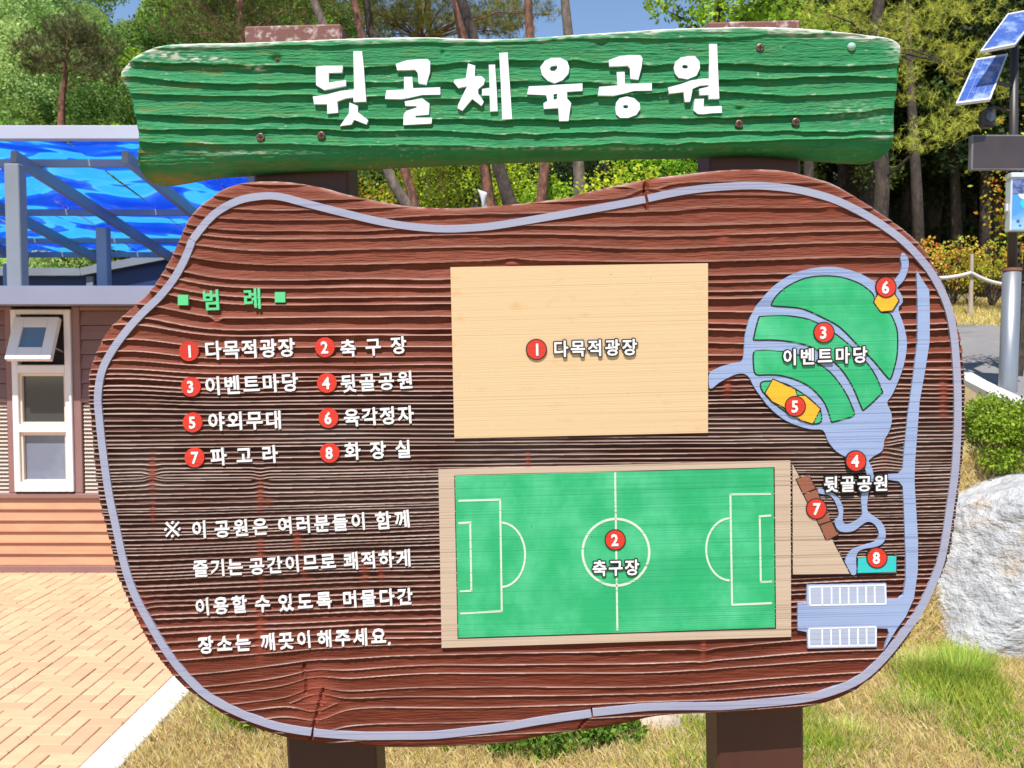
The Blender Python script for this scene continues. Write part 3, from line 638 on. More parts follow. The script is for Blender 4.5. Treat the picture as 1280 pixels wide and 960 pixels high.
for syl in TIT:
    # one syllable is one sub-part; its strokes are joined into one mesh
    V_, F_ = [], []
    for loops in syl:
        t = plate('letter', loops, M['white'], title, GF + .0022, .0095)
        n = len(V_); V_ += [v.co[:] for v in t.data.vertices]; F_ += [tuple(i + n for i in p.vertices) for p in t.data.polygons]
        me_ = t.data; bpy.data.objects.remove(t); bpy.data.meshes.remove(me_)
    mesh_np('letter', V_, F_, M['white'], title)
# screws
def screw(cx, cy, r, dy):
    u, w_ = Pf(np.array([cx]), np.array([cy]), GF); u = u[0]; w_ = w_[0]
    m = MB(); q = [(u + r * s * math.cos(2 * math.pi * k / 16), y, w_ + r * s * math.sin(2 * math.pi * k / 16)) for s, y in ((1, dy + .004), (1, dy - .0005), (.78, dy - .0016)) for k in range(16)]
    m.add(q, [(a * 16 + k, a * 16 + (k + 1) % 16, (a + 1) * 16 + (k + 1) % 16, (a + 1) * 16 + k) for a in (0, 1) for k in range(16)] + [tuple(32 + k for k in range(16))])
    s = m.build('screw', M['screw'], title)
    m = MB(); m.box(u - r * .6, u + r * .6, dy - .0021, dy - .0014, w_ - r * .13, w_ + r * .13); m.box(u - r * .13, u + r * .13, dy - .0023, dy - .0012, w_ - r * .6, w_ + r * .6)
    m.build('screw_slot', M['screw_dark'], title)
for cx, cy, dy in ((325.5,171.5,-.012),(401.5,169.5,-.012),(950.5,59.5,-.011),(924,155,-.012),(995,152.5,-.012),(346,75,-.003)): screw(cx, cy, 4.9 * PX, dy)
m = MB(); u, w_ = Pf(np.array([1065]), np.array([58]), GF); u = u[0]; w_ = w_[0]
q = [(u + 5.2 * PX * math.cos(R(a)) * math.cos(2 * math.pi * k / 16), -.010 - .006 * math.sin(R(a)), w_ + 5.2 * PX * math.cos(R(a)) * math.sin(2 * math.pi * k / 16)) for a in (0, 30, 60, 82) for k in range(16)]
m.add(q, [(a * 16 + k, a * 16 + (k + 1) % 16, (a + 1) * 16 + (k + 1) % 16, (a + 1) * 16 + k) for a in (0, 1, 2) for k in range(16)] + [tuple(48 + k for k in range(16))])
m.build('plastic_dome', M['plastic'], title, smooth=True)

# ================================================================== PAVING (herringbone blocks cut at every fourth joint)
M['mortar'] = material('sandy joint', (.40, .27, .16), .95, var=.3, vscale=(30, 30, 30), bump=.5, bscale=(80, 80, 80))
def brick_extra(N, L, out, noise, mix, ramp, mul, tc):
    oi = N.new('ShaderNodeObjectInfo')
    hs = N.new('ShaderNodeHueSaturation')
    a = N.new('ShaderNodeMapRange'); a.inputs[3].default_value = .86; a.inputs[4].default_value = 1.12; L.new(oi.outputs['Random'], a.inputs[0]); L.new(a.outputs[0], hs.inputs['Value'])
    L.new(out, hs.inputs['Color'])
    out = mix(mul(ramp(noise((14, 14, 14), 3), .45, .72), .55), hs.outputs[0], (.56, .30, .15))
    return mix(mul(ramp(noise((2.2, 2.2, 2.2), 3), .55, .75), .35), out, (.56, .42, .27))
M['brick'] = material('tan concrete block', (.60, .355, .205), .85, extra=brick_extra, bump=.4, bscale=(160, 160, 160), bdist=.002)
plaza = tag(mesh_np('plaza', [(-14, -2, .004), (-1.905, -2, .004), (-1.905, 7.16, .004), (-14, 7.16, .004)], [(0, 1, 2, 3)], M['mortar']), kind='structure')
BW, BL, GAP, BH = .098, .196, .0045, .022
def brick_solid(lx, ly):
    m = MB(); c = .004; x, y = lx / 2, ly / 2
    v = [(-x, -y, -BH), (x, -y, -BH), (x, y, -BH), (-x, y, -BH), (-x, -y, -c), (x, -y, -c), (x, y, -c), (-x, y, -c), (-x + c, -y + c, 0), (x - c, -y + c, 0), (x - c, y - c, 0), (-x + c, y - c, 0)]
    f = [(0, 1, 5, 4), (1, 2, 6, 5), (2, 3, 7, 6), (3, 0, 4, 7), (4, 5, 9, 8), (5, 6, 10, 9), (6, 7, 11, 10), (7, 4, 8, 11), (8, 9, 10, 11)]
    return v, f
cells = {}
NX, NY = 48, 46
X0, Y0 = -1.915, 2.7
for i in range(-2, NX + 2):
    for j in range(-2, NY + 2):
        k = (i - j) % 4                        # herringbone: unit cells of half blocks
        if k == 0: cells[(i, j)] = ('h', i, j)
        elif k == 1: cells[(i, j)] = ('h', i - 1, j)
        elif k == 3: cells[(i, j)] = ('v', i, j)
        else: cells[(i, j)] = ('v', i, j - 1)
groups = {}
for (i, j), key in cells.items():
    if 0 <= i < NX and 0 <= j < NY: groups.setdefault((key, i // 4), []).append((i, j))
shapes = {}; placed = []
for (key, col_), cs in groups.items():
    xa = min(c[0] for c in cs); xb = max(c[0] for c in cs) + 1; ya = min(c[1] for c in cs); yb = max(c[1] for c in cs) + 1
    lx = (xb - xa) * BW - GAP - (.005 if xa % 4 == 0 else 0) * 1; ly = (yb - ya) * BW - GAP
    cx_ = X0 - (xa + xb) / 2 * BW; cy_ = Y0 + (ya + yb) / 2 * BW
    px_ = 640 + cx_ / cy_ * F
    placed.append(((px_ > -8) * 1, cx_, cy_, round(lx, 4), round(ly, 4)))
vis = [p for p in placed if p[0] and p[2] > 3.9]; vis.sort(key=lambda p: p[2]); inv_ = [p for p in placed if not p[0] or p[2] <= 3.9] + vis[300:]; vis = vis[:300]
for _, cx_, cy_, lx, ly in vis:
    if (lx, ly) not in shapes:
        v, f = brick_solid(lx, ly); me = bpy.data.meshes.new('brick'); me.from_pydata(v, [], f); me.materials.append(M['brick']); shapes[(lx, ly)] = me
    o = bpy.data.objects.new('brick', shapes[(lx, ly)]); COL.objects.link(o); o.parent = plaza
    o.location = (cx_, cy_, BH + .006 + random.uniform(-.0015, .0015)); o.rotation_euler = (random.gauss(0, .004), random.gauss(0, .004), random.gauss(0, .004))
m = MB()
for _, cx_, cy_, lx, ly in inv_:
    v, f = brick_solid(lx, ly); m.add([(a + cx_, b + cy_, c + BH + .006) for a, b, c in v], f)
tag(m.build('brick_field', M['brick'], plaza), kind='stuff')
# weeds and sand caught in the joints
V_, F_ = [], []
for k in range(900):
    jx = X0 - 4 * BW * random.randint(0, 5) + random.gauss(0, .004); yy_ = random.uniform(3.6, 7) 
    if vnoise(np.array([jx * 9.]), np.array([yy_ * 2.5]), 91)[0] < .15: continue
    a = random.uniform(0, 6.28); h = random.uniform(.006, .02); n = len(V_)
    V_ += [(jx, yy_, .022), (jx + .004 * math.cos(a), yy_ + .004 * math.sin(a), .022), (jx + random.gauss(0, .012), yy_ + random.gauss(0, .012), .024 + h)]; F_.append((n, n + 1, n + 2))
M['weed'] = material('joint weed', (.16, .12, .03), .9)
tag(mesh_np('weeds', V_, F_, M['weed']), 'tiny dry weeds growing along the paving joints', 'weeds', kind='stuff')

# kerb: pale granite strips, each stone an object
M['kerb'] = material('pale granite kerb', (.66, .64, .60), .8, col2=(.50, .49, .47), vscale=(60, 60, 60), bump=.4, bscale=(220, 220, 220), bdist=.002)
kerb = tag(empty('kerb', (-1.80, 2.7, 0)), kind='structure')
kme = None
for k in range(6):
    m = MB(); 
    if kme is None:
        m.box(-.10, .075, 0, .994, -.1, .045, .006); o = m.build('kerb_stone', M['kerb'], kerb); kme = o.data
    else: o = bpy.data.objects.new('kerb_stone', kme); COL.objects.link(o); o.parent = kerb
    o.location = (random.gauss(0, .002), k * 1.0, random.gauss(0, .0015))

# ================================================================== BUILDING
BY = 7.2                                   # its front face
def bx(px, Y=BY): return (px - 640) / F * Y / 1.0 * 1.0
def bz(py, Y=BY): return at(640, py, Y).z
M['clad'] = material('mauve brown composite cladding', (.20, .105, .095), .6, var=.12, vscale=(3, 3, 40), bump=.2, bscale=(6, 6, 200), bdist=.001)
M['clad_trim'] = material('mauve trim', (.25, .135, .12), .55, var=.08, vscale=(4, 4, 4))
M['wood_orange'] = material('orange varnished board', (.50, .235, .13), .5, col2=(.60, .30, .15), vscale=(2, 2, 9), vlo=.4, vhi=.7, bump=.2, bscale=(4, 4, 120), bdist=.001, extra=grain_extra((.30, .12, .06), .3, 60))
M['slat'] = material('grey beige louvre slat', (.46, .36, .29), .6)
M['dark_in'] = material('dark interior', (.012, .011, .012), .8)
M['fascia'] = material('blue grey steel fascia', (.24, .25, .34), .45, var=.08, vscale=(1.5, 1.5, 1.5))
M['white_frame'] = material('white window frame', (.76, .72, .72), .35)
M['frame_cream'] = material('cream window reveal', (.72, .60, .46), .5)
M['glass_dark'] = material('dark window pane', (.05, .05, .055), .06, spec=.8)
M['glass_frost'] = material('frosted window pane', (.17, .19, .25), .25, spec=.5, col2=(.26, .29, .36), vscale=(1.2, 1.2, 1.6), vlo=.4, vhi=.6)
hut = tag(empty('toilet_hut', (-5.2, BY, 0)), 'small park hut with mauve boards above orange boards and a white window', 'hut')
def L_(m): m.v = [(x + 5.2, y - BY, z) for x, y, z in m.v]; return m
ZF0, ZF1 = bz(383), bz(363)
xw0, xw1 = -9.0, -2.35
m = MB(); m.box(xw0, xw1, BY + .06, BY + 3.4, 0, ZF0 - .01); L_(m).build('wall', M['clad'], hut)
m = MB(); m.box(xw0 - .3, xw1 + .3, BY - .42, BY + 3.8, ZF0, ZF1); L_(m).build('roof_fascia', M['fascia'], hut)
m = MB(); m.box(xw0 - .28, xw1 + .28, BY - .40, BY + 3.7, ZF1 + .001, ZF1 + .012); L_(m).build('roof_sheet', M['fascia'], hut)
# posts and rails of the timber frame
def px_box(name, p0, p1, q0, q1, y0, y1, mat, ch=.004, parent=None):
    m = MB(); m.box(bx(p0), bx(p1), BY + y0, BY + y1, bz(q1), bz(q0), ch); return L_(m).build(name, mat, parent or hut)
for p0, p1 in ((8, 17), (91.5, 101)): px_box('trim_post', p0, p1, 383.5, 616, -.012, .06, M['clad_trim'])
px_box('trim_rail', -400, 145, 616.5, 622.5, -.022, .06, M['clad_trim'])
px_box('trim_rail', -400, 145, 706.5, 718, -.018, .06, M['clad_trim'])
for p0, p1 in ((-400, 8), (101, 145), (145, 280)):
    px_box('trim_rail', p0, p1, 497.5, 503, -.008, .06, M['clad_trim'])
    px_box('trim_rail', p0, p1, 383.5, 388, -.006, .06, M['clad_trim'])
# upper cladding boards
yb_ = 388.0
nb = 0
rows = [388.5 + 18.2 * k for k in range(7)]
for a, b in zip(rows[:-1], rows[1:]):
    for p0, p1 in ((-400, 8), (101, 280)):
        m = MB(); x0_, x1_ = bx(p0) + .002, bx(p1) - .002; z1_, z0_ = bz(a) - .003, bz(b) + .003
        m.add([(x0_, BY + .014, z1_), (x1_, BY + .014, z1_), (x1_, BY - .004, z0_), (x0_, BY - .004, z0_), (x0_, BY + .06, z1_), (x1_, BY + .06, z1_), (x1_, BY + .06, z0_), (x0_, BY + .06, z0_)], [(0, 3, 2, 1), (0, 1, 5, 4), (3, 7, 6, 2), (0, 4, 7, 3), (1, 2, 6, 5)])
        L_(m).build('siding_board', M['clad'], hut)
for k in range(6):
    a = 622.8 + 13.9 * k; b = a + 13.5
    for p0, p1 in ((-400, -60), (-59.6, 280)):
        m = MB(); x0_, x1_ = bx(p0) + .001, bx(p1) - .001; z1_, z0_ = bz(a), bz(b)
        m.add([(x0_, BY + .012, z1_), (x1_, BY + .012, z1_), (x1_, BY - .012, z0_), (x0_, BY - .012, z0_), (x0_, BY + .06, z1_), (x1_, BY + .06, z1_), (x1_, BY + .06, z0_), (x0_, BY + .06, z0_)], [(0, 3, 2, 1), (0, 1, 5, 4), (3, 7, 6, 2), (0, 4, 7, 3), (1, 2, 6, 5)])
        L_(m).build('lower_board', M['wood_orange'], hut)
# louvre slats (5 px pitch)
for p0, p1 in ((-120, 8), (101, 230)):
    m = MB(); q = 504.0
    while q < 613:
        x0_, x1_ = bx(p0) + .01, bx(p1) - .01; z1_, z0_ = bz(q), bz(q + 4.2)
        m.add([(x0_, BY + .03, z1_), (x1_, BY + .03, z1_), (x1_, BY + .004, z0_), (x0_, BY + .004, z0_), (x0_, BY + .058, z1_), (x1_, BY + .058, z1_), (x1_, BY + .058, z0_), (x0_, BY + .058, z0_)], [(0, 3, 2, 1), (0, 1, 5, 4), (3, 7, 6, 2), (0, 4, 7, 3), (1, 2, 6, 5)]); q += 4.9
    tag(L_(m).build('louvre', M['slat'], hut), kind='stuff')
# window: frame with three lights, the top one a hopper standing open
win = empty('window', (0, 0, 0), hut)
def wbox(name, p0, p1, q0, q1, y0, y1, mat, ch=.004):
    m = MB(); m.box(bx(p0), bx(p1), BY + y0, BY + y1, bz(q1), bz(q0), ch); return L_(m).build(name, mat, win)
m = MB()
for p0, p1, q0, q1 in ((17, 24.5, 387, 614), (83, 91, 387, 614), (24.6, 82.9, 387, 393), (24.6, 82.9, 456, 466), (24.6, 82.9, 530, 540), (24.6, 82.9, 602, 614)):
    m.box(bx(p0), bx(p1), BY - .035, BY + .05, bz(q1), bz(q0), .004)
L_(m).build('window_frame', M['white_frame'], win)
for q0, q1, gm in ((466, 530, 'glass_dark'), (540, 602, 'glass_frost')):
    m = MB()
    for p0, p1, a, b in ((24.8, 27.5, q0 + .3, q1 - .3), (80, 82.7, q0 + .3, q1 - .3), (27.6, 79.9, q0 + .3, q0 + 4), (27.6, 79.9, q1 - 2.5, q1 - .3)): m.box(bx(p0), bx(p1), BY - .012, BY + .045, bz(b), bz(a))
    L_(m).build('window_bead', M['frame_cream'], win)
    wbox('window_pane', 27.5, 80, q0 + 4, q1 - 2.5, .018, .026, M[gm], 0)
wbox('window_recess', 24.6, 82.9, 393, 456, .03, .055, M['dark_in'], 0)
# curved sun shade seen behind the dark pane is print-like reflection; hopper sash tilts out at the bottom
hs_ = MB(); hw_ = (bx(80.5) - bx(25)) / 2; hh = .37; cxh = (bx(80.5) + bx(25)) / 2
def tilt(v):
    a = R(25); x, y, z = v; return (x, y * math.cos(a) + z * math.sin(a), z * math.cos(a) - y * math.sin(a))
parts_ = MB()
for x0_, x1_, z0_, z1_ in ((-hw_, -hw_ + .085, -hh, 0), (hw_ - .085, hw_, -hh, 0), (-hw_ + .0851, hw_ - .0851, -.085, 0), (-hw_ + .0851, hw_ - .0851, -hh, -hh + .105)):
    parts_.box(x0_, x1_, -.025, .025, z0_, z1_, .004)
parts_.v = [tilt(v) for v in parts_.v]; parts_.v = [(x + cxh + 5.2, y - .045, z + bz(398)) for x, y, z in parts_.v]
parts_.build('hopper_sash', M['white_frame'], win)
g_ = MB(); g_.box(-hw_ + .086, hw_ - .086, -.006, .006, -hh + .106, -.086); g_.v = [tilt(v) for v in g_.v]; g_.v = [(x + cxh + 5.2, y - .045, z + bz(398)) for x, y, z in g_.v]
g_.build('hopper_pane', material('blue hopper glass', (.10, .20, .32), .15, spec=.6), win)
st = MB()
for sx_ in (-1, 1): st.bar((cxh + 5.2 + sx_ * (hw_ - .01), .0, bz(440)), (cxh + 5.2 + sx_ * (hw_ - .012), -.11, bz(398) - .24), .008, .012, (1, 0, 0))
st.build('window_stay', M['fascia'], win)

# ================================================================== PERGOLA with blue roof sheets
M['steel'] = material('blue grey painted steel', (.22, .235, .26), .45, var=.12, vscale=(2, 2, 2))
M['steel_pale'] = material('pale steel beam', (.42, .43, .52), .4, var=.06, vscale=(2, 2, 2))
pg = tag(empty('pergola', (-4.6, 8, 0)), 'steel shade pergola with translucent blue roof sheets behind the hut', 'pergola')
def LP(m): m.v = [(x + 4.6, y - 8, z) for x, y, z in m.v]; return m
def zr(y): return 3.66 - .150 * (y - 8)      # top line of the rafters
PYS = (8.0, 10.0, 11.7)
for y in PYS:
    for k, x in enumerate((-7.40, -4.44, -1.48) if y == 8.0 else ((-6.6, -4.58, -2.55) if y == 10.0 else (-6.6, -3.6))):
        m = MB(); wd = .132 if y == 8.0 else .12; m.box(x - wd / 2, x + wd / 2, y - wd / 2, y + wd / 2, 0, zr(y) - .16, .008); LP(m).build('column', M['steel'], pg)
for k in range(7):
    x = -8.48 + k * 1.0
    m = MB(); m.bar((x, 8.05, zr(8.05) - .07), (x, 11.9, zr(11.9) - .07), .055, .11); LP(m).build('rafter', M['steel'], pg)
m = MB(); m.box(-9.2, -1.6, 7.90, 8.0, zr(8) + .045, zr(8) + .165, .006); LP(m).build('front_beam', M['steel_pale'], pg)
for y, h in ((8.45, .10), (10.0, .10), (11.2, .08), (11.88, .10)):
    m = MB(); m.box(-9.2, -1.6, y - .025, y + .025, zr(y) + .0 - h / 4, zr(y) + .045, .004); LP(m).build('purlin', M['steel'], pg)
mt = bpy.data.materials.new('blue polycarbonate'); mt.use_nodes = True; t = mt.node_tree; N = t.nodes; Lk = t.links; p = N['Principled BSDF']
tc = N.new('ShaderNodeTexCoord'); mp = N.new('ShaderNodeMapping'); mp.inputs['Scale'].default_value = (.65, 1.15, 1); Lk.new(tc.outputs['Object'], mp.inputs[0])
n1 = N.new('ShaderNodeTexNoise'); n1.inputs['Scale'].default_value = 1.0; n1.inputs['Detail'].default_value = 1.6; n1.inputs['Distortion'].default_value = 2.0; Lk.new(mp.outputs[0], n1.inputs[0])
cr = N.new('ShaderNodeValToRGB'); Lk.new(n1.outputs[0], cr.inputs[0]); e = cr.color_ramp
e.elements[0].position = .40; e.elements[0].color = (.004, .045, .52, 1); e.elements[1].position = .60; e.elements[1].color = (.03, .36, .85, 1)  # dark blue to cyan ripple: sky reflections painted into the sheet colour
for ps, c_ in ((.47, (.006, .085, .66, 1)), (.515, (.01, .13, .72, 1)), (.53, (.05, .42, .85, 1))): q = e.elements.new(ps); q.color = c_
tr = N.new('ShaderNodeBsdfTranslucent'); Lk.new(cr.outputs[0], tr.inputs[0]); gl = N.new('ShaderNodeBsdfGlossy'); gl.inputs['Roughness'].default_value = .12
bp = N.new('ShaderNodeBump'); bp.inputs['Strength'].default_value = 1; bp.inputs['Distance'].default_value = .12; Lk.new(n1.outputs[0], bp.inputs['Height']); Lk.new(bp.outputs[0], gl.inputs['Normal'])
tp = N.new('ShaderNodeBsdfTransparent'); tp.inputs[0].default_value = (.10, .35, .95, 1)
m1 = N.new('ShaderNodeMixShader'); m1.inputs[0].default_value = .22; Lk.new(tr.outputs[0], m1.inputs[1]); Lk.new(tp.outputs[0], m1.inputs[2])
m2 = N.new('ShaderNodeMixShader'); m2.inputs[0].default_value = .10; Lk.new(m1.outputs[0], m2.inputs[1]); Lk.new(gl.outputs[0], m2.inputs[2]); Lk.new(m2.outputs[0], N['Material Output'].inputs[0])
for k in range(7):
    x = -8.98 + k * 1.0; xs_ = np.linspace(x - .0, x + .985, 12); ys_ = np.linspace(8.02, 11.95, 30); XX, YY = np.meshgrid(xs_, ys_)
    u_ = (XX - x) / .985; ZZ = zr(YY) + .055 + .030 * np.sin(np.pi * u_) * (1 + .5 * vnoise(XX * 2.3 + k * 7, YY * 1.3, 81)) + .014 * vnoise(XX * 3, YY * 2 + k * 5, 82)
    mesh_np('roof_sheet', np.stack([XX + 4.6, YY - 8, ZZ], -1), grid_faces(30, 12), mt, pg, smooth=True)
# second, lower canopy with sloping blue edge behind the hut
cn = tag(empty('blue_canopy', (-4.6, 12.9, 0)), 'low dark blue canopy with a pale sloping edge between hut and pergola', 'canopy')
M['navy'] = material('navy sheet', (.015, .035, .13), .5)
CY = 12.9
pts_ = [(-40, 340), (105, 340), (230, 316), (330, 296)]
zz = [(bx(a, CY), at(640, b, CY).z) for a, b in pts_]
for (xa, za), (xb, zb) in zip(zz[:-1], zz[1:]):
    m = MB(); m.bar((xa + 4.6, 0, za), (xb + 4.6, 0, zb), .12, .11); m.build('edge_gutter', M['steel'], cn)
m = MB(); n_ = len(zz)
m.add([(x + 4.6, .07, z - .055) for x, z in zz] + [(x + 4.6, .07, z - .75) for x, z in zz] + [(x + 4.6, 1.6, z - .055) for x, z in zz], [(i, i + 1, n_ + i + 1, n_ + i) for i in range(n_ - 1)] + [(i, 2 * n_ + i, 2 * n_ + i + 1, i + 1) for i in range(n_ - 1)])
m.build('canopy_skirt', M['navy'], cn)
for px_ in (114, -20, 300):
    m = MB(); x = bx(px_, CY) + 4.6; m.box(x - .05, x + .05, .0, .06, 0, at(640, 345, CY).z, .004); m.build('canopy_post', M['steel'], cn)

# ================================================================== VEGETATION
def foliage_mat(name, transl=.35, hue=.02, val=.25, rough=.6):
    m = bpy.data.materials.new(name); m.use_nodes = True; t = m.node_tree; N = t.nodes; L = t.links; p = N['Principled BSDF']
    a = N.new('ShaderNodeAttribute'); a.attribute_name = 'col'; oi = N.new('ShaderNodeObjectInfo'); hs = N.new('ShaderNodeHueSaturation')
    r1 = N.new('ShaderNodeMapRange'); r1.inputs[3].default_value = .5 - hue; r1.inputs[4].default_value = .5 + hue; L.new(oi.outputs['Random'], r1.inputs[0]); L.new(r1.outputs[0], hs.inputs['Hue'])
    wv = N.new('ShaderNodeMath'); wv.operation = 'FRACT'; ml = N.new('ShaderNodeMath'); ml.operation = 'MULTIPLY'; ml.inputs[1].default_value = 7.3; L.new(oi.outputs['Random'], ml.inputs[0]); L.new(ml.outputs[0], wv.inputs[0])
    r2 = N.new('ShaderNodeMapRange'); r2.inputs[3].default_value = 1 - val; r2.inputs[4].default_value = 1 + val; L.new(wv.outputs[0], r2.inputs[0]); L.new(r2.outputs[0], hs.inputs['Value'])
    L.new(a.outputs['Color'], hs.inputs['Color']); L.new(hs.outputs[0], p.inputs['Base Color']); p.inputs['Roughness'].default_value = rough; p.inputs['Specular IOR Level'].default_value = .25
    tr = N.new('ShaderNodeBsdfTranslucent'); L.new(hs.outputs[0], tr.inputs[0]); ms = N.new('ShaderNodeMixShader'); ms.inputs[0].default_value = transl
    L.new(p.outputs[0], ms.inputs[1]); L.new(tr.outputs[0], ms.inputs[2]); L.new(ms.outputs[0], N['Material Output'].inputs[0]); return m
M['leaf'] = foliage_mat('leaf', .45); M['needle'] = foliage_mat('needle', .35, .01, .2); M['blade'] = foliage_mat('grass blade', .3, 0, 0, .7)
M['bark_red'] = material('red pine bark', (.26, .105, .06), .9, col2=(.10, .05, .035), vscale=(14, 14, 5), vlo=.42, vhi=.6, bump=1, bscale=(22, 22, 9), bdist=.03)
M['bark_dark'] = material('dark bark', (.085, .06, .045), .95, col2=(.035, .025, .02), vscale=(14, 14, 5), bump=1, bscale=(22, 22, 9), bdist=.03)
M['bark_grey'] = material('grey bark', (.20, .15, .12), .95, col2=(.09, .065, .05), vscale=(14, 14, 5), bump=1, bscale=(22, 22, 9), bdist=.03)
def unit(v): return v / (np.linalg.norm(v, axis=-1, keepdims=True) + 1e-9)
def leaf_quads(C, size, aspect, cols, rg, up=.5, out=None):
    n = len(C); d = unit(rg.normal(size=(n, 3)) + (0 if out is None else out * .6)); nr = unit(rg.normal(size=(n, 3)) + np.array([0, 0, up * 2]))
    s = unit(np.cross(d, nr)); sz = size * rg.uniform(.6, 1.35, (n, 1))
    V = np.stack([C, C + d * sz * .5 + s * sz * aspect, C + d * sz, C + d * sz * .5 - s * sz * aspect], 1).reshape(-1, 3)
    return V, np.arange(4 * n).reshape(-1, 4), np.repeat(cols, 4, 0)
def tris(C, D, length, width, cols, rg):
    n = len(C); s = unit(np.cross(D, rg.normal(size=(n, 3)))); L_ = length * rg.uniform(.6, 1.2, (n, 1))
    V = np.stack([C - s * width / 2, C + s * width / 2, C + D * L_], 1).reshape(-1, 3)
    return V, np.arange(3 * n).reshape(-1, 3), np.repeat(cols, 3, 0)
def palette(n, cs, rg, jit=.18):
    cs = np.array(cs); c = cs[rg.integers(0, len(cs), n)]; return np.clip(c * (1 + rg.uniform(-jit, jit, (n, 1))) , 0.002, .9)
def clump_cloud(rg, centers, radii, per, flat=.7):
    C = []; O = []
    for c, r in zip(centers, radii):
        n = int(per * (r ** 2)); d = unit(rg.normal(size=(n, 3))); q = d * (rg.uniform(.25, 1, (n, 1)) ** .5) * r * np.array([1, 1, flat]); C.append(c + q); O.append(d)
    return np.concatenate(C), np.concatenate(O)
def trunk_mb(pts, r0, r1, limbs, rg, n=9):
    m = MB(); pts = [Vector(p) for p in pts]; k = len(pts); m.tube(pts, [r0 + (r1 - r0) * i / (k - 1) for i in range(k)], n)
    for (a, b, r) in limbs:
        a = Vector(a); b = Vector(b); mid = (a + b) / 2 + Vector((rg.normal() * .12, rg.normal() * .12, .15)) * (b - a).length * .5
        m.tube([a, mid, b], [r, r * .7, r * .25], 6)
    return m
def broadleaf(kind, h, rad, crown_lo, nclump, per, leaf, cols, seed, bark='bark_dark', lab=None, squash=1.0):
    rg = np.random.default_rng(seed); root = empty(kind)
    cz = (h + crown_lo) / 2; ch = (h - crown_lo) / 2; cs = []; rr = []
    for i in range(nclump):
        d = unit(rg.normal(size=3)); f = rg.uniform(.35, 1.0) ** .6; c = np.array([d[0] * rad * f, d[1] * rad * f, cz + d[2] * ch * f * squash]); cs.append(c); rr.append(rad * rg.uniform(.20, .40))
    C, O = clump_cloud(rg, cs, rr, per); V, Fq, cl = leaf_quads(C, leaf, .32, palette(len(C), cols, rg), rg, .5, O)
    mesh_np('crown', V, Fq, M['leaf'], root, cols=cl)
    top = Vector((rg.normal() * .15, rg.normal() * .15, h * .8)); pts = [(0, 0, -.3), (rg.normal() * .08, rg.normal() * .08, h * .3), (top.x * .6, top.y * .6, h * .55), top]
    lim = []
    for i in np.linspace(0, nclump - 1, 9).astype(int):
        c = cs[i]; z0 = max(crown_lo * .7, c[2] - rad * .7); z0 = min(z0, h * .75); f = z0 / (h * .8); lim.append(((top.x * f * .8, top.y * f * .8, z0), c, .035 * h / 6))
    trunk_mb(pts, .022 * h, .006 * h, lim, rg).build('trunk', M[bark], root, True); return root
def pine(kind, pts, r0, tufts, seed, bark='bark_red', cols=((.10, .13, .025), (.16, .18, .03), (.06, .09, .02)), per=26, nl=.11, nw=.0055, limbs=True):
    """pts: trunk path (local); tufts: list of (centre, radius) clusters of needle tufts"""
    rg = np.random.default_rng(seed); root = empty(kind); CC, DD, KK = [], [], []
    for c, r in tufts:
        k = max(int(per * r ** 2 * 2.2), 4)
        q = unit(rg.normal(size=(k, 3))) * (rg.uniform(.1, 1, (k, 1)) ** .45) * r * np.array([1, 1, .42]) + np.array(c)
        ax = unit(rg.normal(size=(k, 3)) * .6 + np.array([0, 0, .9]) + (q - np.array(c)) * .9 / r)
        nn = 15; P_ = np.repeat(q, nn, 0); A_ = np.repeat(ax, nn, 0); D_ = unit(A_ * .55 + rg.normal(size=(len(P_), 3)) * .65)
        CC.append(P_ + A_ * rg.uniform(-.05, .05, (len(P_), 1))); DD.append(D_); KK.append(np.repeat(palette(k, cols, rg, .3), nn, 0))
    CC = np.concatenate(CC); V, Fq, cl = tris(CC, np.concatenate(DD), nl, nw, np.concatenate(KK), rg)
    mesh_np('crown', V, Fq, M['needle'], root, cols=cl)
    lim = []; P0 = [Vector(p) for p in pts]
    for c, r in tufts[:: max(1, len(tufts) // 16)]:
        b = min(P0[1:], key=lambda p: abs(p.z - (c[2] - r * .4))); lim.append((b, (c[0], c[1], c[2] - r * .15), r0 * .17))
    trunk_mb(pts, r0, r0 * .35, lim if limbs else [], rg, 10).build('trunk', M[bark], root, True); return root
def copy_tree(o):
    c = o.copy(); COL.objects.link(c)
    for ch in o.children: d = ch.copy(); COL.objects.link(d); d.parent = c
    return c
def put(o, x, y, rz=0, s=1.0, z=None):
    o.location = (x, y, Hs(x, y) - .05 if z is None else z); o.rotation_euler = (0, 0, rz); o.scale = (s, s, s); return o
rnd = random.Random(23)

# ---- wooded slope on the left, one tree at a time
GRN = ((.20, .32, .055), (.27, .40, .08), (.15, .25, .05), (.30, .42, .10))
PAL = ((.44, .58, .19), (.55, .68, .25), (.32, .47, .13))
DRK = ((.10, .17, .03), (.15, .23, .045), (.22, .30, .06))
BRT = ((.24, .42, .025), (.34, .52, .035), (.16, .30, .02))
protoA = broadleaf('broadleaf_tree', 6.5, 2.3, 1.2, 40, 1150, .12, PAL, 1)
protoB = broadleaf('broadleaf_tree', 7.5, 2.0, 1.5, 36, 1250, .11, BRT, 2)
protoC = broadleaf('broadleaf_tree', 6.0, 2.6, .8, 40, 950, .12, GRN, 3)
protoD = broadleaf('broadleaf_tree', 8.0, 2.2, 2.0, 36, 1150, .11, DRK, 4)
protoE = broadleaf('broadleaf_tree', 8.0, 2.2, 1.2, 38, 1150, .11, ((.022, .040, .010), (.035, .058, .013), (.055, .085, .02)), 5)  # very dark greens: the wood's shade put into the leaf colour
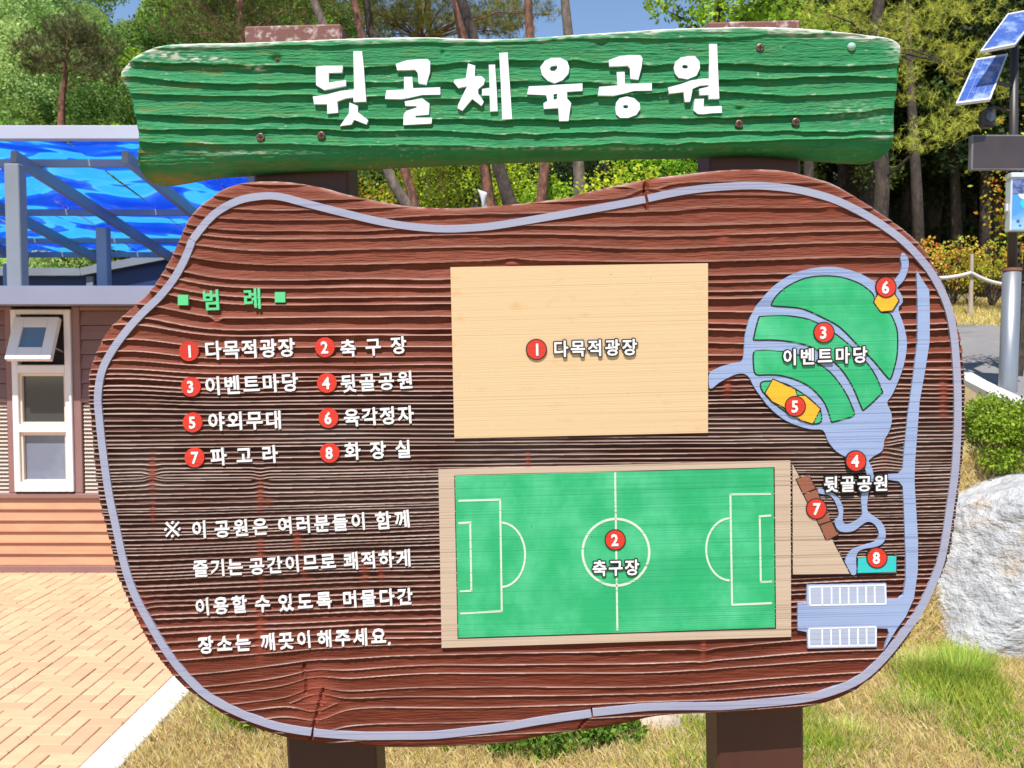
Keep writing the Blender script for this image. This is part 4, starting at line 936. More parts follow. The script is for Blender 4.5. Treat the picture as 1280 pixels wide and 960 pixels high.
labs = {id(protoA): 'pale soft green tree on the wooded slope above the pergola', id(protoB): 'bright green tree on the wooded slope behind the title plank end', id(protoC): 'mid green tree on the wooded slope above the pergola', id(protoD): 'dark green tree in the woods behind the sign'}
used = set()
def grow_tree(proto, x, y, s, lab, group, z=None):
    o = proto if id(proto) not in used else copy_tree(proto); used.add(id(proto)); put(o, x, y, rnd.uniform(0, 6.28), s, z); tag(o, lab, 'tree', group); return o
ORD = ('first', 'second', 'third', 'fourth', 'fifth', 'sixth', 'seventh', 'eighth', 'ninth', 'tenth', 'eleventh', 'twelfth', 'thirteenth')
ROWN = {21.5: 'lowest row', 26: 'second row up', 31: 'third row up', 37: 'fourth row up', 44: 'fifth row up', 52: 'top row'}
k = 0
for D, n, h0 in ((21.5, 8, .75), (26, 9, .9), (31, 10, 1), (37, 11, 1.1), (44, 12, 1.2), (52, 13, 1.25)):
    for i in range(n):
        px_ = -130 + 560 * (i + rnd.uniform(.1, .9)) / n; x = (px_ - 640) / F * D; y = D + rnd.uniform(-2, 2)
        right = px_ > 150 + rnd.uniform(-30, 30); pr = (protoB if rnd.random() < .6 else protoD) if right else (protoA if rnd.random() < .7 else protoC)
        s = h0 * rnd.uniform(.85, 1.15)
        if 70 < px_ < 250 and D > 34: s *= .55 if D > 40 else .75
        lb = ('dark green' if pr is protoD else 'bright green' if pr is protoB else 'pale green' if pr is protoA else 'mid green') + ' tree, ' + ORD[i] + ' from left in the ' + ROWN[D] + (' of' if 'up' not in ROWN[D] else '') + ' the left slope'
        grow_tree(pr, x, y, s, lb, 'trees on the left slope')
# crooked little pine standing out on the slope
def px3(px, py, Y): return at(px, py, Y)
b = px3(77, 150, 19); pts = [px3(77, 165, 19), px3(77, 128, 19), px3(79, 112, 19), px3(82, 92, 19), px3(80, 76, 19), px3(86, 60, 19)]
org = Vector((pts[0].x, 19, Hs(pts[0].x, 19)))
lp = [tuple(p - org) for p in pts]; lp = [(lp[0][0] - .05, 0, -.2)] + lp
tf = []
rg = np.random.default_rng(8)
for (a, c_, r) in ((45, 62, .55), (66, 50, .6), (92, 42, .6), (118, 52, .6), (60, 80, .45), (100, 74, .5), (126, 72, .5), (82, 30, .55), (108, 88, .35), (48, 84, .35), (135, 92, .4)):
    q = px3(a, c_, 19 + rg.uniform(-.5, .5)) - org; tf.append((tuple(q), r))
o = pine('pine_tree', lp, .09, tf, 8, 'bark_red', ((.13, .13, .05), (.09, .095, .035), (.18, .17, .06)), per=170, nl=.12, nw=.012); o.location = org
tag(o, 'crooked pine with open brown green crown in front of the left wooded slope', 'tree')

# ---- red pines behind the sign: trunks seen above and below the title plank
GAPP = [((392, 0), (408, 40), (492, 230), (512, 262), 13.0, .10, 'bark_grey', 'leftmost leaning grey pine trunk behind the gap under the title plank'),
        ((438, -20), (451, 40), (511, 230), (520, 262), 14.2, .095, 'bark_red', 'reddish pine leaning right beside the leftmost trunk behind the title plank'),
        ((456, -20), (463, 40), (596, 210), (598, 260), 15.5, .115, 'bark_dark', 'near black pine trunk behind the title plank left of the white cloth'),
        ((566, -20), (577, 40), (606, 205), (612, 260), 13.2, .105, 'bark_red', 'red pine trunk beside the white cloth behind the title plank'),
        ((568, -25), (590, 40), (622, 205), (640, 262), 12.4, .115, 'bark_dark', 'dark leaning pine trunk right of the white cloth'),
        ((533, -20), (537, 40), (550, 205), (556, 262), 18.0, .09, 'bark_red', 'slim distant red pine trunk above the middle of the title plank'),
        ((659, -20), (662, 40), (681, 205), (676, 262), 13.4, .10, 'bark_red', 'straight reddish pine trunk left of the patch of blue sky'),
        ((704, -20), (710, 40), (723, 205), (727, 262), 12.8, .105, 'bark_grey', 'straight grey barked pine trunk beside the patch of blue sky')]
for i, (p0, p1, p2, p3, D, r, bk, lb) in enumerate(GAPP):
    q = [px3(*p3, D), px3(*p2, D), px3(*p1, D), px3(*p0, D)]
    dd = q[3] - q[2]; dd.z = max(dd.z, .3); t3 = q[3] + Vector((dd.x * 1.5, .2, 1.3)); t4 = t3 + Vector((dd.x * .8, .2, 1.5))
    foot = q[0] + (q[0] - q[1]).normalized() * ((q[0].z - Hs(q[0].x, D)) / max((q[1] - q[0]).normalized().z, .3))
    org = Vector((foot.x, D, Hs(foot.x, D))); pts = [Vector((foot.x, D, org.z - .2))] + q + [t3, t4]; loc = [tuple(p - org) for p in pts]
    rg = np.random.default_rng(100 + i); tf = []
    for j in range(15):
        a = rg.uniform(0, 6.28); rad = rg.uniform(.3, 1.9); tf.append(((t4.x - org.x + rad * math.cos(a), t4.y - org.y + rad * math.sin(a), t4.z - org.z + rg.uniform(-1.1, .7)), rg.uniform(.45, .8)))
    o = pine('pine_tree', loc, r, tf, 200 + i, bk, per=34, nl=.13, nw=.009); o.location = org
    tag(o, lb, 'tree')
# hanging pine boughs in the top of the frame, each on a tree of its own further back
def bough_pine(px_, D, marks, lab, seed, cols, h=9.0, r=.12, bark='bark_red', nl=.11, nw=.008, per=150, show=False):
    x = (px_ - 640) / F * D; org = Vector((x, D, Hs(x, D))); tf = []; rg = np.random.default_rng(seed)
    for (a, b_, rr) in marks: tf.append((tuple(px3(a, b_, D + rg.uniform(-.9, .9)) - org), rr))
    for j in range(10): a = rg.uniform(0, 6.28); q = rg.uniform(.3, 1.6); tf.append(((q * math.cos(a), q * math.sin(a), h + rg.uniform(-1.3, .5)), rg.uniform(.5, .8)))
    pts = [(0, 0, -.2), (.1, 0, h * .3), (-.05, 0, h * .55), (.12, 0, h * .8), (.05, 0, h * .97)]
    o = pine('pine_tree', pts, r, tf, seed, bark, cols, per, nl, nw); o.location = org; tag(o, lab, 'tree'); return o
YEL = ((.42, .45, .06), (.50, .50, .07), (.24, .28, .05)); OLV = ((.28, .28, .06), (.36, .34, .07), (.16, .18, .04)); OLD = ((.11, .11, .035), (.16, .15, .045), (.20, .19, .05))
bough_pine(300, 16, [(235,15,.6),(262,38,.5),(285,12,.6),(320,30,.5),(345,8,.6),(370,28,.45),(215,40,.4),(300,48,.45),(258,2,.6),(345,45,.4)], 'dark olive pine with drooping crown above the left post', 31, OLD)
bough_pine(520, 17, [(492,10,.75),(505,32,.6),(530,12,.75),(545,35,.6),(600,10,.75),(612,33,.65),(632,14,.7),(640,38,.45),(487,38,.45),(655,8,.55),(690,15,.3),(585,28,.5),(512,20,.6),(560,18,.6),(622,22,.6),(478,22,.5)], 'olive green pine crown above the middle of the title plank', 32, OLV)
bough_pine(1090, 12.5, [(1010,70,.5),(1040,30,.55),(1075,15,.55),(1100,50,.55),(1135,25,.5),(1165,20,.5),(1140,70,.5),(1175,60,.45),(1195,78,.35),(1150,120,.35),(1165,165,.45),(1190,155,.4),(1145,180,.35),(1200,130,.35),(1030,8,.5),(1180,10,.4),(1210,95,.3),(1225,150,.3),(1118,95,.4),(1215,60,.35),(1240,115,.35),(1230,12,.4)], 'yellow green pine with drooping boughs beside the solar panels', 33, YEL, bark='bark_dark', per=140, nl=.085, nw=.0055, h=7.4)
# bright leafy tree at the top right, over the plank
x = (905 - 640) / F * 14.5; rg = np.random.default_rng(41); cs, rr = [], []
for (a, b_, r) in ((830,12,.28),(860,8,.4),(893,20,.42),(920,35,.4),(950,28,.45),(975,40,.4),(905,2,.5),(945,2,.5),(990,15,.45),(1010,42,.35),(1035,30,.35),(870,28,.3),(1000,60,.3),(825,2,.25),(1050,52,.3)):
    cs.append(np.array(px3(a, b_, 14.5 + rg.uniform(-.7, .7)))); rr.append(r)
for j in range(22): d = unit(rg.normal(size=3)); cs.append(np.array([x, 14.9, 9.4]) + d * np.array([1.9, 1.7, 1.6]) * rg.uniform(.4, 1)); rr.append(rg.uniform(.4, .65))
org = Vector((x, 14.9, Hs(x, 14.9))); C, O = clump_cloud(rg, cs, rr, 1100); V, Fq, cl = leaf_quads(C - np.array(org), .085, .36, palette(len(C), BRT + ((.24, .34, .05),), rg), rg, .5, O)
lt = empty('broadleaf_tree', org); mesh_np('crown', V, Fq, M['leaf'], lt, cols=cl)
trunk_mb([(0, 0, -.2), (.1, 0, 2.5), (-.05, 0, 5), (0, 0, 7.5)], .14, .06, [((0, 0, 4.6 + .3 * i), tuple(Vector(cs[i * 2]) - org), .035) for i in range(9)], rg).build('trunk', M['bark_dark'], lt, True)
tag(lt, 'bright fresh green leafy tree showing above the right end of the title plank', 'tree')
# ---- yellow green shrubs seen through the gap
def shrub(name, x, y, z0, h, rad, cols, leaf, per, seed, lab, cat='shrub', group=None, n=16, mat='leaf'):
    rg = np.random.default_rng(seed); root = empty(name, (x, y, z0)); cs = [np.array([rad * rg.uniform(-1, 1) * .75, rad * rg.uniform(-1, 1) * .6, h * rg.uniform(.25, .88)]) for _ in range(n)]
    rr = [max(rad, h * .4) * rg.uniform(.22, .4) for _ in cs]; C, O = clump_cloud(rg, cs, rr, per, .8); C[:, 2] = np.maximum(C[:, 2], .01)
    V, Fq, cl = leaf_quads(C, leaf, .34, palette(len(C), cols, rg, .3), rg, .4, O); mesh_np('foliage', V, Fq, M[mat], root, cols=cl)
    m = MB()
    for c in cs: m.tube([(rg.normal() * .03 * rad, rg.normal() * .03 * rad, -.05), (c[0] * .5, c[1] * .5, c[2] * .5), tuple(c)], [.016 * h / 1.5, .011 * h / 1.5, .003], 5)
    m.build('stem', M['bark_dark'], root); tag(root, lab, cat, group); return root
YG = ((.66, .66, .04), (.54, .64, .04), (.42, .56, .04), (.26, .40, .03)); OG = ((.70, .26, .04), (.66, .52, .06), (.34, .42, .05))
for i, (a, D, h, rad, cl, lb) in enumerate(((445, 14.8, 5.0, .6, OG + YG, 'orange and yellow leafed young tree behind the left post gap'), (548, 16.0, 5.5, .95, YG, 'yellow green young tree between the leaning trunks under the title plank'), (652, 14.6, 5.0, .6, YG + ((.12, .2, .02),), 'yellow green young tree behind the red trunk under the title plank'), (752, 11.4, 4.25, .95, ((.60, .72, .04), (.45, .62, .04)), 'bright lime young tree under the title plank right of the grey trunk'), (700, 14.0, 4.5, .5, BRT, 'fresh green young tree between two trunks under the title plank'), (838, 12.2, 4.2, .7, YG[2:] + BRT, 'green young tree left of the right post'))):
    x = (a - 640) / F * D; shrub('young_tree', x, D, Hs(x, D), h, rad, cl, .055, 1500, 50 + i, lb, 'tree', None, 20)
# ---- the dark wood behind, right and middle
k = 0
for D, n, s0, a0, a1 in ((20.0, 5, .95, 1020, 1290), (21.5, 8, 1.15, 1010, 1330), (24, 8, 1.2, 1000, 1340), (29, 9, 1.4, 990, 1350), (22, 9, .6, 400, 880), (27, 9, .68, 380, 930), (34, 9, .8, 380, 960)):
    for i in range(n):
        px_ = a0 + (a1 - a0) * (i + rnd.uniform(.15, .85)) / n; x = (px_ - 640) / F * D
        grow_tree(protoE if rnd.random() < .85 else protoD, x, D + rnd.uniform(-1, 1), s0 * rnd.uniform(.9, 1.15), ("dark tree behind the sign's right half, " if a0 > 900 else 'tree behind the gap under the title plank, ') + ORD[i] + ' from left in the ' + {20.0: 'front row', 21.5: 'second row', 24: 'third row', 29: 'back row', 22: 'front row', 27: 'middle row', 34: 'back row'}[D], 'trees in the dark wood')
m_ = 0
for i, (a, D) in enumerate(((1010, 18), (1045, 20), (1082, 19), (1120, 22), (1150, 17.5), (1172, 21), (1196, 19), (1228, 18.5))):
    x = (a - 640) / F * D; org = Vector((x, D, Hs(x, D))); rg = np.random.default_rng(300 + i); lean = rg.normal() * .25
    tf = [((lean * 2 + rg.normal() * .9, rg.normal() * .9, rg.uniform(6.2, 9)), rg.uniform(.6, .95)) for _ in range(12)]
    o = pine('pine_tree', [(0, 0, -.2), (lean * .5, 0, 2.2), (lean * 1.2, 0, 4.6), (lean * 2, 0, 7.8)], .13, tf, 320 + i, 'bark_dark', OLD, 26, .15, .013); o.location = org
    tag(o, 'dark pine in the wood left of the solar pole, ' + ORD[i] + ' trunk from left', 'tree', 'pines in the dark wood')
# undergrowth on the wood's edge, shade put into its dark leaf colours
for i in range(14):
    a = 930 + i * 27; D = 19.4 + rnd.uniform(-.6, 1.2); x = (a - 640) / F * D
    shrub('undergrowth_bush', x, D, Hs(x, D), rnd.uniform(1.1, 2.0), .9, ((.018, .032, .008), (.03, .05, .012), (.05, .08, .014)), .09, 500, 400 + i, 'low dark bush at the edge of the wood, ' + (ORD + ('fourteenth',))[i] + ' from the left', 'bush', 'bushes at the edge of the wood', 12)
# colourful shrubs by the rope fence
for i, (a, D, h, cl, lb) in enumerate(((1188, 16.6, 1.25, ((.66, .28, .06), (.60, .50, .07), (.38, .46, .06)), 'orange and green shrub behind the rope fence next to the sign edge'), (1160, 17.0, 1.2, OG, 'orange shrub behind the rope fence hidden mostly by the sign'), (1212, 16.7, 1.0, ((.52, .58, .06), (.34, .46, .05), (.62, .42, .08)), 'olive shrub behind the white rope fence post'), (1238, 16.2, 1.3, ((.62, .70, .05), (.44, .58, .05), (.62, .48, .07)), 'yellow green shrub between the rope fence post and the steel pole sleeve'), (1276, 16.4, 1.15, ((.70, .28, .06), (.62, .52, .07), (.40, .48, .05)), 'orange tipped shrub right of the steel pole sleeve'))):
    x = (a - 640) / F * D; shrub('shrub', x, D, at(a, 378, D).z, h, .62, cl, .055, 1400, 450 + i, lb, 'shrub', None, 16)
# boxwood above the boulder
BX = ((.26, .44, .035), (.36, .56, .05), (.14, .26, .02))
shrub('boxwood_bush', 3.46, 6.3, .86, .66, .50, BX, .026, 30000, 470, 'dense green boxwood bush growing above the white boulder', 'bush', None, 24)
# yellow leafed twig beside the solar pole
x = at(1282, 110, 9).x; shrub('climbing_plant', x, 9.0, Hs(x, 9.0), 3.0, .2, ((.5, .42, .02), (.3, .36, .02), (.5, .16, .03), (.45,.42,.03)), .045, 500, 480, 'tall thin plant with yellow and red leaves behind the solar panel pole', 'plant', None, 14)

# ---- grass
rg = np.random.default_rng(77)
def grass(name, n, xr, yr, hmin, hmax, wd, colf, lab, keep=None, straw=.5):
    x = rg.uniform(*xr, n); y = rg.uniform(*yr, n)
    if keep is not None: k = keep(x, y); x, y = x[k], y[k]
    n = len(x); g = vnoise(x * 1.7, y * 1.7, 95) * .6 + vnoise(x * 5, y * 5, 96) * .4; z = H(x, y)
    cols, gm = colf(x, y, g); h = rg.uniform(hmin, hmax, n) * (1 + .5 * gm)
    a = rg.uniform(0, 6.28, n); ln = rg.uniform(.15, 1.0, n) * (1 - .5 * gm); tx = x + np.cos(a) * h * ln; ty = y + np.sin(a) * h * ln; b = a + 1.57
    mx, my = x + np.cos(a) * h * ln * .42, y + np.sin(a) * h * ln * .42
    V = np.stack([np.stack([x + np.cos(b) * wd / 2, y + np.sin(b) * wd / 2, z - .005], -1), np.stack([x - np.cos(b) * wd / 2, y - np.sin(b) * wd / 2, z - .005], -1),
                  np.stack([mx - np.cos(b) * wd / 3, my - np.sin(b) * wd / 3, z + h * .56 * np.clip(1.1 - .6 * ln, .15, 1)], -1), np.stack([tx, ty, z + h * np.clip(1.1 - .6 * ln, .15, 1)], -1)], 1).reshape(-1, 3)
    return tag(mesh_np(name, V, np.arange(4 * n).reshape(-1, 4), M['blade'], cols=np.repeat(cols, 4, 0)), lab, 'grass', kind='stuff')
def gcol(x, y, g):
    tuft = np.exp(-((x - 2.42) / .22) ** 2 - ((y - 4.75) / .35) ** 2) * 1.2 + np.exp(-((x - 1.2) / .45) ** 2 - ((y - 4.2) / .3) ** 2) * .7 + np.exp(-((x + 1.35) / .16) ** 2 - ((y - 4.5) / .25) ** 2) * .8
    gm = np.clip(sstep(.05, .6, g) * .42 + tuft, 0, 1); pick = rg.random(len(x)) < gm * .9
    straw = palette(len(x), ((.80, .62, .27), (.70, .53, .22), (.85, .70, .36), (.62, .52, .16), (.55, .38, .20)), rg, .25); gr = palette(len(x), ((.32, .42, .05), (.42, .48, .06), (.20, .34, .03), (.56, .55, .10)), rg, .25)
    return np.where(pick[:, None], gr, straw), pick * gm
grass('grass', 250000, (-1.715, 3.6), (3.5, 6.2), .035, .11, .0023, gcol, 'dry straw coloured grass mixed with green around the sign posts', lambda x, y: (np.abs(x) < .62 * y + .15))
grass('verge_grass', 26000, (5.0, 10.5), (14.3, 17.6), .06, .16, .014, lambda x, y, g: (palette(len(x), ((.85, .65, .28), (.75, .58, .24), (.60, .56, .16)), rg, .2), np.zeros(len(x))), 'straw coloured verge beyond the road', None)

# ================================================================== ROAD, KERB AND ROCKS ON THE RIGHT
M['road'] = material('pale worn asphalt', (.20, .185, .18), .9, var=.12, vscale=(3, 3, 3), bump=.5, bscale=(150, 150, 150), bdist=.004)
na, nb_ = 60, 40; tt_ = np.linspace(0, 1, na); ss_ = np.linspace(0, 1, nb_)
Yr = 6.6 + tt_[:, None] * 7.9 + 0 * ss_[None]; Xl = 4.10 + (Yr - 6.6) * .215; Xr_ = Xl + ss_[None] * (18 - Xl)
tag(mesh_np('road', np.stack([Xr_, Yr, H(Xr_, Yr) + .028], -1), grid_faces(na, nb_), M['road'], smooth=True), kind='structure')
m = MB(); rk = tag(empty('road_kerb', (4.1, 6.6, 0)), kind='structure')
for k in range(9):
    y0_, y1_ = 6.6 + k * .9, 6.6 + k * .9 + .893; a_ = (4.02 + (y0_ - 6.6) * .215, y0_, Hs(4.05 + (y0_ - 6.6) * .215, y0_)); b_ = (4.02 + (y1_ - 6.6) * .215, y1_, Hs(4.05 + (y1_ - 6.6) * .215, y1_))
    m = MB(); m.bar(a_, b_, .18, .12); m.v = [(x - 4.1, y - 6.6, z) for x, y, z in m.v]; m.build('kerb_stone', M['kerb'], rk)
M['granite'] = material('white granite', (.56, .55, .54), .85, col2=(.36, .36, .36), vscale=(7, 7, 7), vlo=.40, vhi=.75, bump=1, bscale=(9, 14, 20), bdist=.06,
    extra=lambda N, L, out, noise, mix, ramp, mul, tc: mix(mul(ramp(noise((45, 45, 45), 4), .56, .70), .35), mix(mul(ramp(noise((3.5, 3.5, 7), 5), .56, .70), .6), mix(mul(ramp(noise((2, 6, 9), 5), .5, .62), .5), out, (.24, .24, .25)), (.50, .36, .22)), (.14, .14, .15)))
M['sandstone'] = material('tan rock', (.52, .42, .32), .9, col2=(.36, .28, .20), vscale=(6, 6, 6), bump=.8, bscale=(30, 30, 30), bdist=.02)
def rock(name, c, size, seed, mat, lab, cuts=9, sub=5, parent=None):
    rg = np.random.default_rng(seed); bm = bmesh.new(); bmesh.ops.create_icosphere(bm, subdivisions=sub, radius=1)
    V = np.array([v.co[:] for v in bm.verts]); F_ = [[v.index for v in f.verts] for f in bm.faces]; bm.free()
    for _ in range(cuts):                      # flatten against random planes: a split, blocky stone
        n_ = unit(rg.normal(size=3)); d = rg.uniform(.52, .8); ex = V @ n_ - d; V = V - np.clip(ex, 0, None)[:, None] * n_ * .93
    nz = vnoise(V[:, 0] * 2.1 + seed, V[:, 1] * 2.1 + V[:, 2] * 1.7, seed) * .05 + vnoise(V[:, 0] * 6 + V[:, 2] * 5, V[:, 1] * 6 - V[:, 2] * 4, seed + 1) * .022 + vnoise(V[:, 0] * 17 + V[:, 2] * 9, V[:, 1] * 15 - V[:, 2] * 14, seed + 2) * .009
    V = V * (1 + nz)[:, None] * np.array(size); o = mesh_np(name, V, F_, M[mat], None, False, loc=c); tag(o, lab, 'rock'); return o
def boulder(c, X_, Y_, Zt, seed, mat, lab):
    """cut block: footprint polygon and a sloping uneven top"""
    rg = np.random.default_rng(seed); bm = bmesh.new(); bmesh.ops.create_cube(bm, size=2)
    bmesh.ops.bevel(bm, geom=bm.edges[:], offset=.30, segments=2, affect='EDGES', profile=.6); bmesh.ops.subdivide_edges(bm, edges=bm.edges[:], cuts=5, use_grid_fill=True)
    bmesh.ops.triangulate(bm, faces=bm.faces[:]); bmesh.ops.subdivide_edges(bm, edges=bm.edges[:], cuts=1); bm.verts.index_update()
    V = np.array([v.co[:] for v in bm.verts]); F_ = [[v.index for v in f.verts] for f in bm.faces]; bm.free()
    for n_, d in (((.55, -.75, .35), 1.0), ((-.8, -.35, .3), .86), ((.2, -.5, .85), 1.02), ((-.4, .1, .92), .98), ((.6, -.8, -.1), 1.08)):
        n_ = unit(np.array(n_)); ex = V @ n_ - d; V = V - np.clip(ex, 0, None)[:, None] * n_ * .9
    a = vnoise(V[:, 0] * 1.7 + seed, V[:, 2] * 1.9 + V[:, 1], seed) * .06 + vnoise(V[:, 0] * 5 + V[:, 1] * 4, V[:, 2] * 5 + V[:, 1] * 3, seed + 1) * .03 + vnoise(V[:, 0] * 14 + V[:, 1] * 9, V[:, 2] * 16, seed + 2) * .008
    V = V * (1 + a)[:, None] * np.array([X_, Y_, Zt]); return tag(mesh_np('boulder', V, F_, M[mat], None, False, loc=c), lab, 'rock')
boulder((3.46, 5.83, .40), .72, .62, .60, 12, 'granite', 'big white granite boulder standing in the grass at the right edge')
rock('boulder', (2.45, 6.25, .55), (.34, .4, .62), 13, 'granite', 'grey rock in shade behind the edge of the map board beside the big boulder')
rock('boulder', (1.6, 6.4, .5), (.6, .4, .6), 14, 'granite', 'granite rock of the bank hidden mostly behind the map board', 8, 4)
rock('boulder', (3.55, 7.35, 1.22), (.46, .35, .2), 15, 'sandstone', 'flat pale tan rock lying above the boxwood bush below the kerb', 10, 4)
rock('boulder', (4.75, 5.95, .5), (.6, .5, .7), 16, 'granite', 'granite boulder of the bank just outside the frame on the right', 9, 4)
for i, (a, b_, D, sx_, lb) in enumerate(((560, 935, 4.2, .10, 'small brown stone in the grass left of the middle below the map board'), (822, 918, 4.28, .13, 'pinkish brown stone in the grass below the map board near the right post'), (780, 925, 4.22, .08, 'little brown stone between the two larger stones below the map board'), (865, 908, 4.38, .12, 'brown stone right beside the right post behind the grass'))):
    p_ = at(a, b_, D); rock('stone', (p_.x, D, .02), (sx_, sx_ * .8, sx_ * .5), 20 + i, 'sandstone', lb, 7, 3)
# low green plants at the foot of the sign
for i, (a, D, h, rad, cl, lb) in enumerate(((585, 4.12, .13, .20, ((.14, .24, .02), (.22, .34, .03)), 'dark green weed clump below the lowest edge of the map board'), (655, 4.08, .15, .24, ((.10, .17, .02), (.16, .26, .03), (.24, .34, .04)), 'larger dark green weed clump below the middle of the map board'), (760, 4.16, .14, .2, ((.12, .20, .02), (.2, .3, .03)), 'green weed clump left of the stones below the map board'), (322, 4.28, .16, .17, ((.34, .52, .03), (.24, .42, .02)), 'fresh lime green weed left of the left post'))):
    x = (a - 640) / F * D; shrub('weed_clump', x, D, Hs(x, D) - .01, h, rad, cl, .028, 26000, 500 + i, lb, 'plant', None, 14)

# ================================================================== POLE WITH SOLAR PANELS
M['galv'] = material('galvanised steel', (.29, .30, .32), .38, metal=.55, var=.16, vscale=(9, 9, 1.2), bump=.1, bscale=(60, 60, 20), bdist=.001)
M['rusty'] = material('rusty rim', (.22, .09, .05), .8, var=.3, vscale=(40, 40, 40))
M['dark_metal'] = material('dark brown metal', (.035, .028, .026), .45)
M['cell'] = material('blue solar cell', (.05, .10, .34), .12, spec=.8, col2=(.26, .34, .55), vscale=(9, 9, 9), vlo=.45, vhi=.7)
M['alu'] = material('aluminium frame', (.70, .72, .76), .35, metal=.3)
M['brown_screen'] = material('brown tinted display', (.055, .04, .04), .25, var=.2, vscale=(4, 4, 4))
M['poster'] = material('blue poster', (.07, .28, .62), .4, col2=(.30, .50, .78), vscale=(3, 3, 5), vlo=.42, vhi=.62)
M['poster_pale'] = material('pale poster print', (.55, .62, .80), .4, col2=(.75, .72, .80), vscale=(30, 30, 30))
M['poster_dark'] = material('dark poster print', (.03, .05, .16), .4, col2=(.15, .2, .4), vscale=(25, 25, 40), vlo=.4, vhi=.6)
M['poster_cyan'] = material('cyan poster print', (.02, .55, .65), .4)
PYL = 8.0; foot = at(1259, 491, PYL); PO = Vector((foot.x, PYL, foot.z))
sp_ = tag(empty('solar_display_pole', PO), 'dark pole in a grey steel sleeve carrying solar panels, brown display and poster case', 'pole')
def q3(px, py, Y=PYL): return at(px, py, Y) - PO
a0, a1 = q3(1259.5, 493), q3(1265, 337); m = MB(); m.tube([a0 + Vector((0, 0, -.3)), a0, a1], .077, 28); m.build('steel_sleeve', M['galv'], sp_, True)
m = MB(); m.tube([a1 + Vector((0, 0, -.012)), a1 + Vector((0, 0, .014))], .082, 28); m.build('sleeve_rim', M['rusty'], sp_)
p1 = q3(1265, 345); p2 = q3(1268, 40); m = MB(); m.tube([p1, p2], [.042, .034], 16); m.build('pole', M['dark_metal'], sp_, True)
def panel(c, name):
    bl, tl, tr_, br = [Vector(p) - PO for p in c]; n_ = (br - bl).cross(tl - bl).normalized(); 
    if n_.y > 0: n_ = -n_
    pr = empty(name, bl, sp_)
    def quad(u0, u1, v0, v1, f0, f1, nm, mt_, par):
        g = lambda u, v: bl.lerp(br, u).lerp(tl.lerp(tr_, u), v) - bl
        cs = [g(u0, v0), g(u1, v0), g(u1, v1), g(u0, v1)]; mb = MB(); mb.add([p + n_ * f1 for p in cs] + [p + n_ * f0 for p in cs], [(0, 1, 2, 3), (7, 6, 5, 4), (0, 4, 5, 1), (1, 5, 6, 2), (2, 6, 7, 3), (3, 7, 4, 0)]); return mb.build(nm, mt_, par)
    quad(0, 1, 0, 1, -.02, -.004, 'backing', M['alu'], pr)
    for u0, u1, v0, v1 in ((0, .045, 0, 1), (.955, 1, 0, 1), (.046, .954, 0, .035), (.046, .954, .965, 1)): quad(u0, u1, v0, v1, -.003, .006, 'frame', M['alu'], pr)
    for i in range(4):
        for j in range(6):
            quad(.055 + i * .2225, .055 + i * .2225 + .214, .045 + j * .1525, .045 + j * .1525 + .146, -.0038, 0, 'solar_cell', M['cell'], pr)
    return (bl + br + tl + tr_) / 4
c1 = panel((at(1225, 64.5, 7.72), at(1259.5, 17.5, 8.12), at(1305, 9, 8.12), at(1269, 56, 7.72)), 'solar_panel')
c2 = panel((at(1194.5, 130, 7.72), at(1220, 74, 8.15), at(1260, 67.5, 8.15), at(1238, 124.5, 7.72)), 'solar_panel')
for c_, y_ in ((c1, 62), (c2, 108)):
    m = MB(); m.bar(c_ + Vector((0, .03, 0)), q3(1268, y_), .03, .03); m.build('bracket', M['dark_metal'], sp_)
fl = empty('floodlight', q3(1234, 148), sp_)
m = MB(); m.box(-.06, .06, -.05, .05, -.085, .075, .02); m.build('housing', M['dark_metal'], fl)
m = MB(); m.tube([(0, -.052, .0), (0, -.062, .0)], .042, 16); m.build('lens', M['glass_dark'], fl)
m = MB(); m.tube([(0, 0, .08), (.06, 0, .10), tuple(q3(1266, 140) - q3(1234, 148))], .012, 8); m.build('arm', M['dark_metal'], fl)
db = empty('display_board', q3(1206, 215), sp_); w_, h_ = (1296 - 1206) / F * PYL, 42 / F * PYL
m = MB(); m.box(0, w_, -.11, -.05, 0, h_, .004); m.build('casing', material('dull grey brown metal', (.16, .15, .16), .5), db)
m = MB(); m.box(.015, w_ - .015, -.113, -.105, .015, h_ - .012); m.build('screen', M['brown_screen'], db)
pc = empty('poster_case', q3(1251.5, 291), sp_); w_, h_ = 47 / F * PYL, 64 / F * PYL
m = MB(); m.box(0, w_, -.14, -.05, 0, h_, .006); m.build('casing', M['alu'], pc)
m = MB(); m.box(-.006, w_ + .006, -.155, -.045, h_ + .001, h_ + .045, .006); m.build('lid', M['alu'], pc)
m = MB(); m.box(.012, w_ - .012, -.143, -.138, .012, h_ - .01); m.build('poster', M['poster'], pc)
m = MB(); m.box(.014, w_ - .014, -.146, -.1435, h_ * .70, h_ - .012); m.build('poster_print', M['poster_dark'], pc)
m = MB(); m.box(.10, w_ - .014, -.1472, -.1455, h_ * .60, h_ * .70); m.build('poster_print', M['poster_pale'], pc)
for cx_, cz_, rx_, rz_, mt_ in ((.115, .46, .055, .06, 'poster_pale'), (.05, .49, .03, .028, 'poster_cyan'), (.12, .33, .035, .045, 'poster_cyan'), (.065, .115, .016, .013, 'poster_dark'), (.085, .065, .013, .010, 'poster_dark')):
    m = MB(); cz = h_ * cz_ / .62 * .62 if False else cz_ * h_ / .64; n_ = 14
    m.add([(cx_ + rx_ * math.cos(2 * math.pi * k / n_), -.1448 - .0004 * (mt_ == 'poster_pale'), cz + rz_ * math.sin(2 * math.pi * k / n_)) for k in range(n_)], [tuple(range(n_))]); m.build('poster_print', M[mt_], pc)
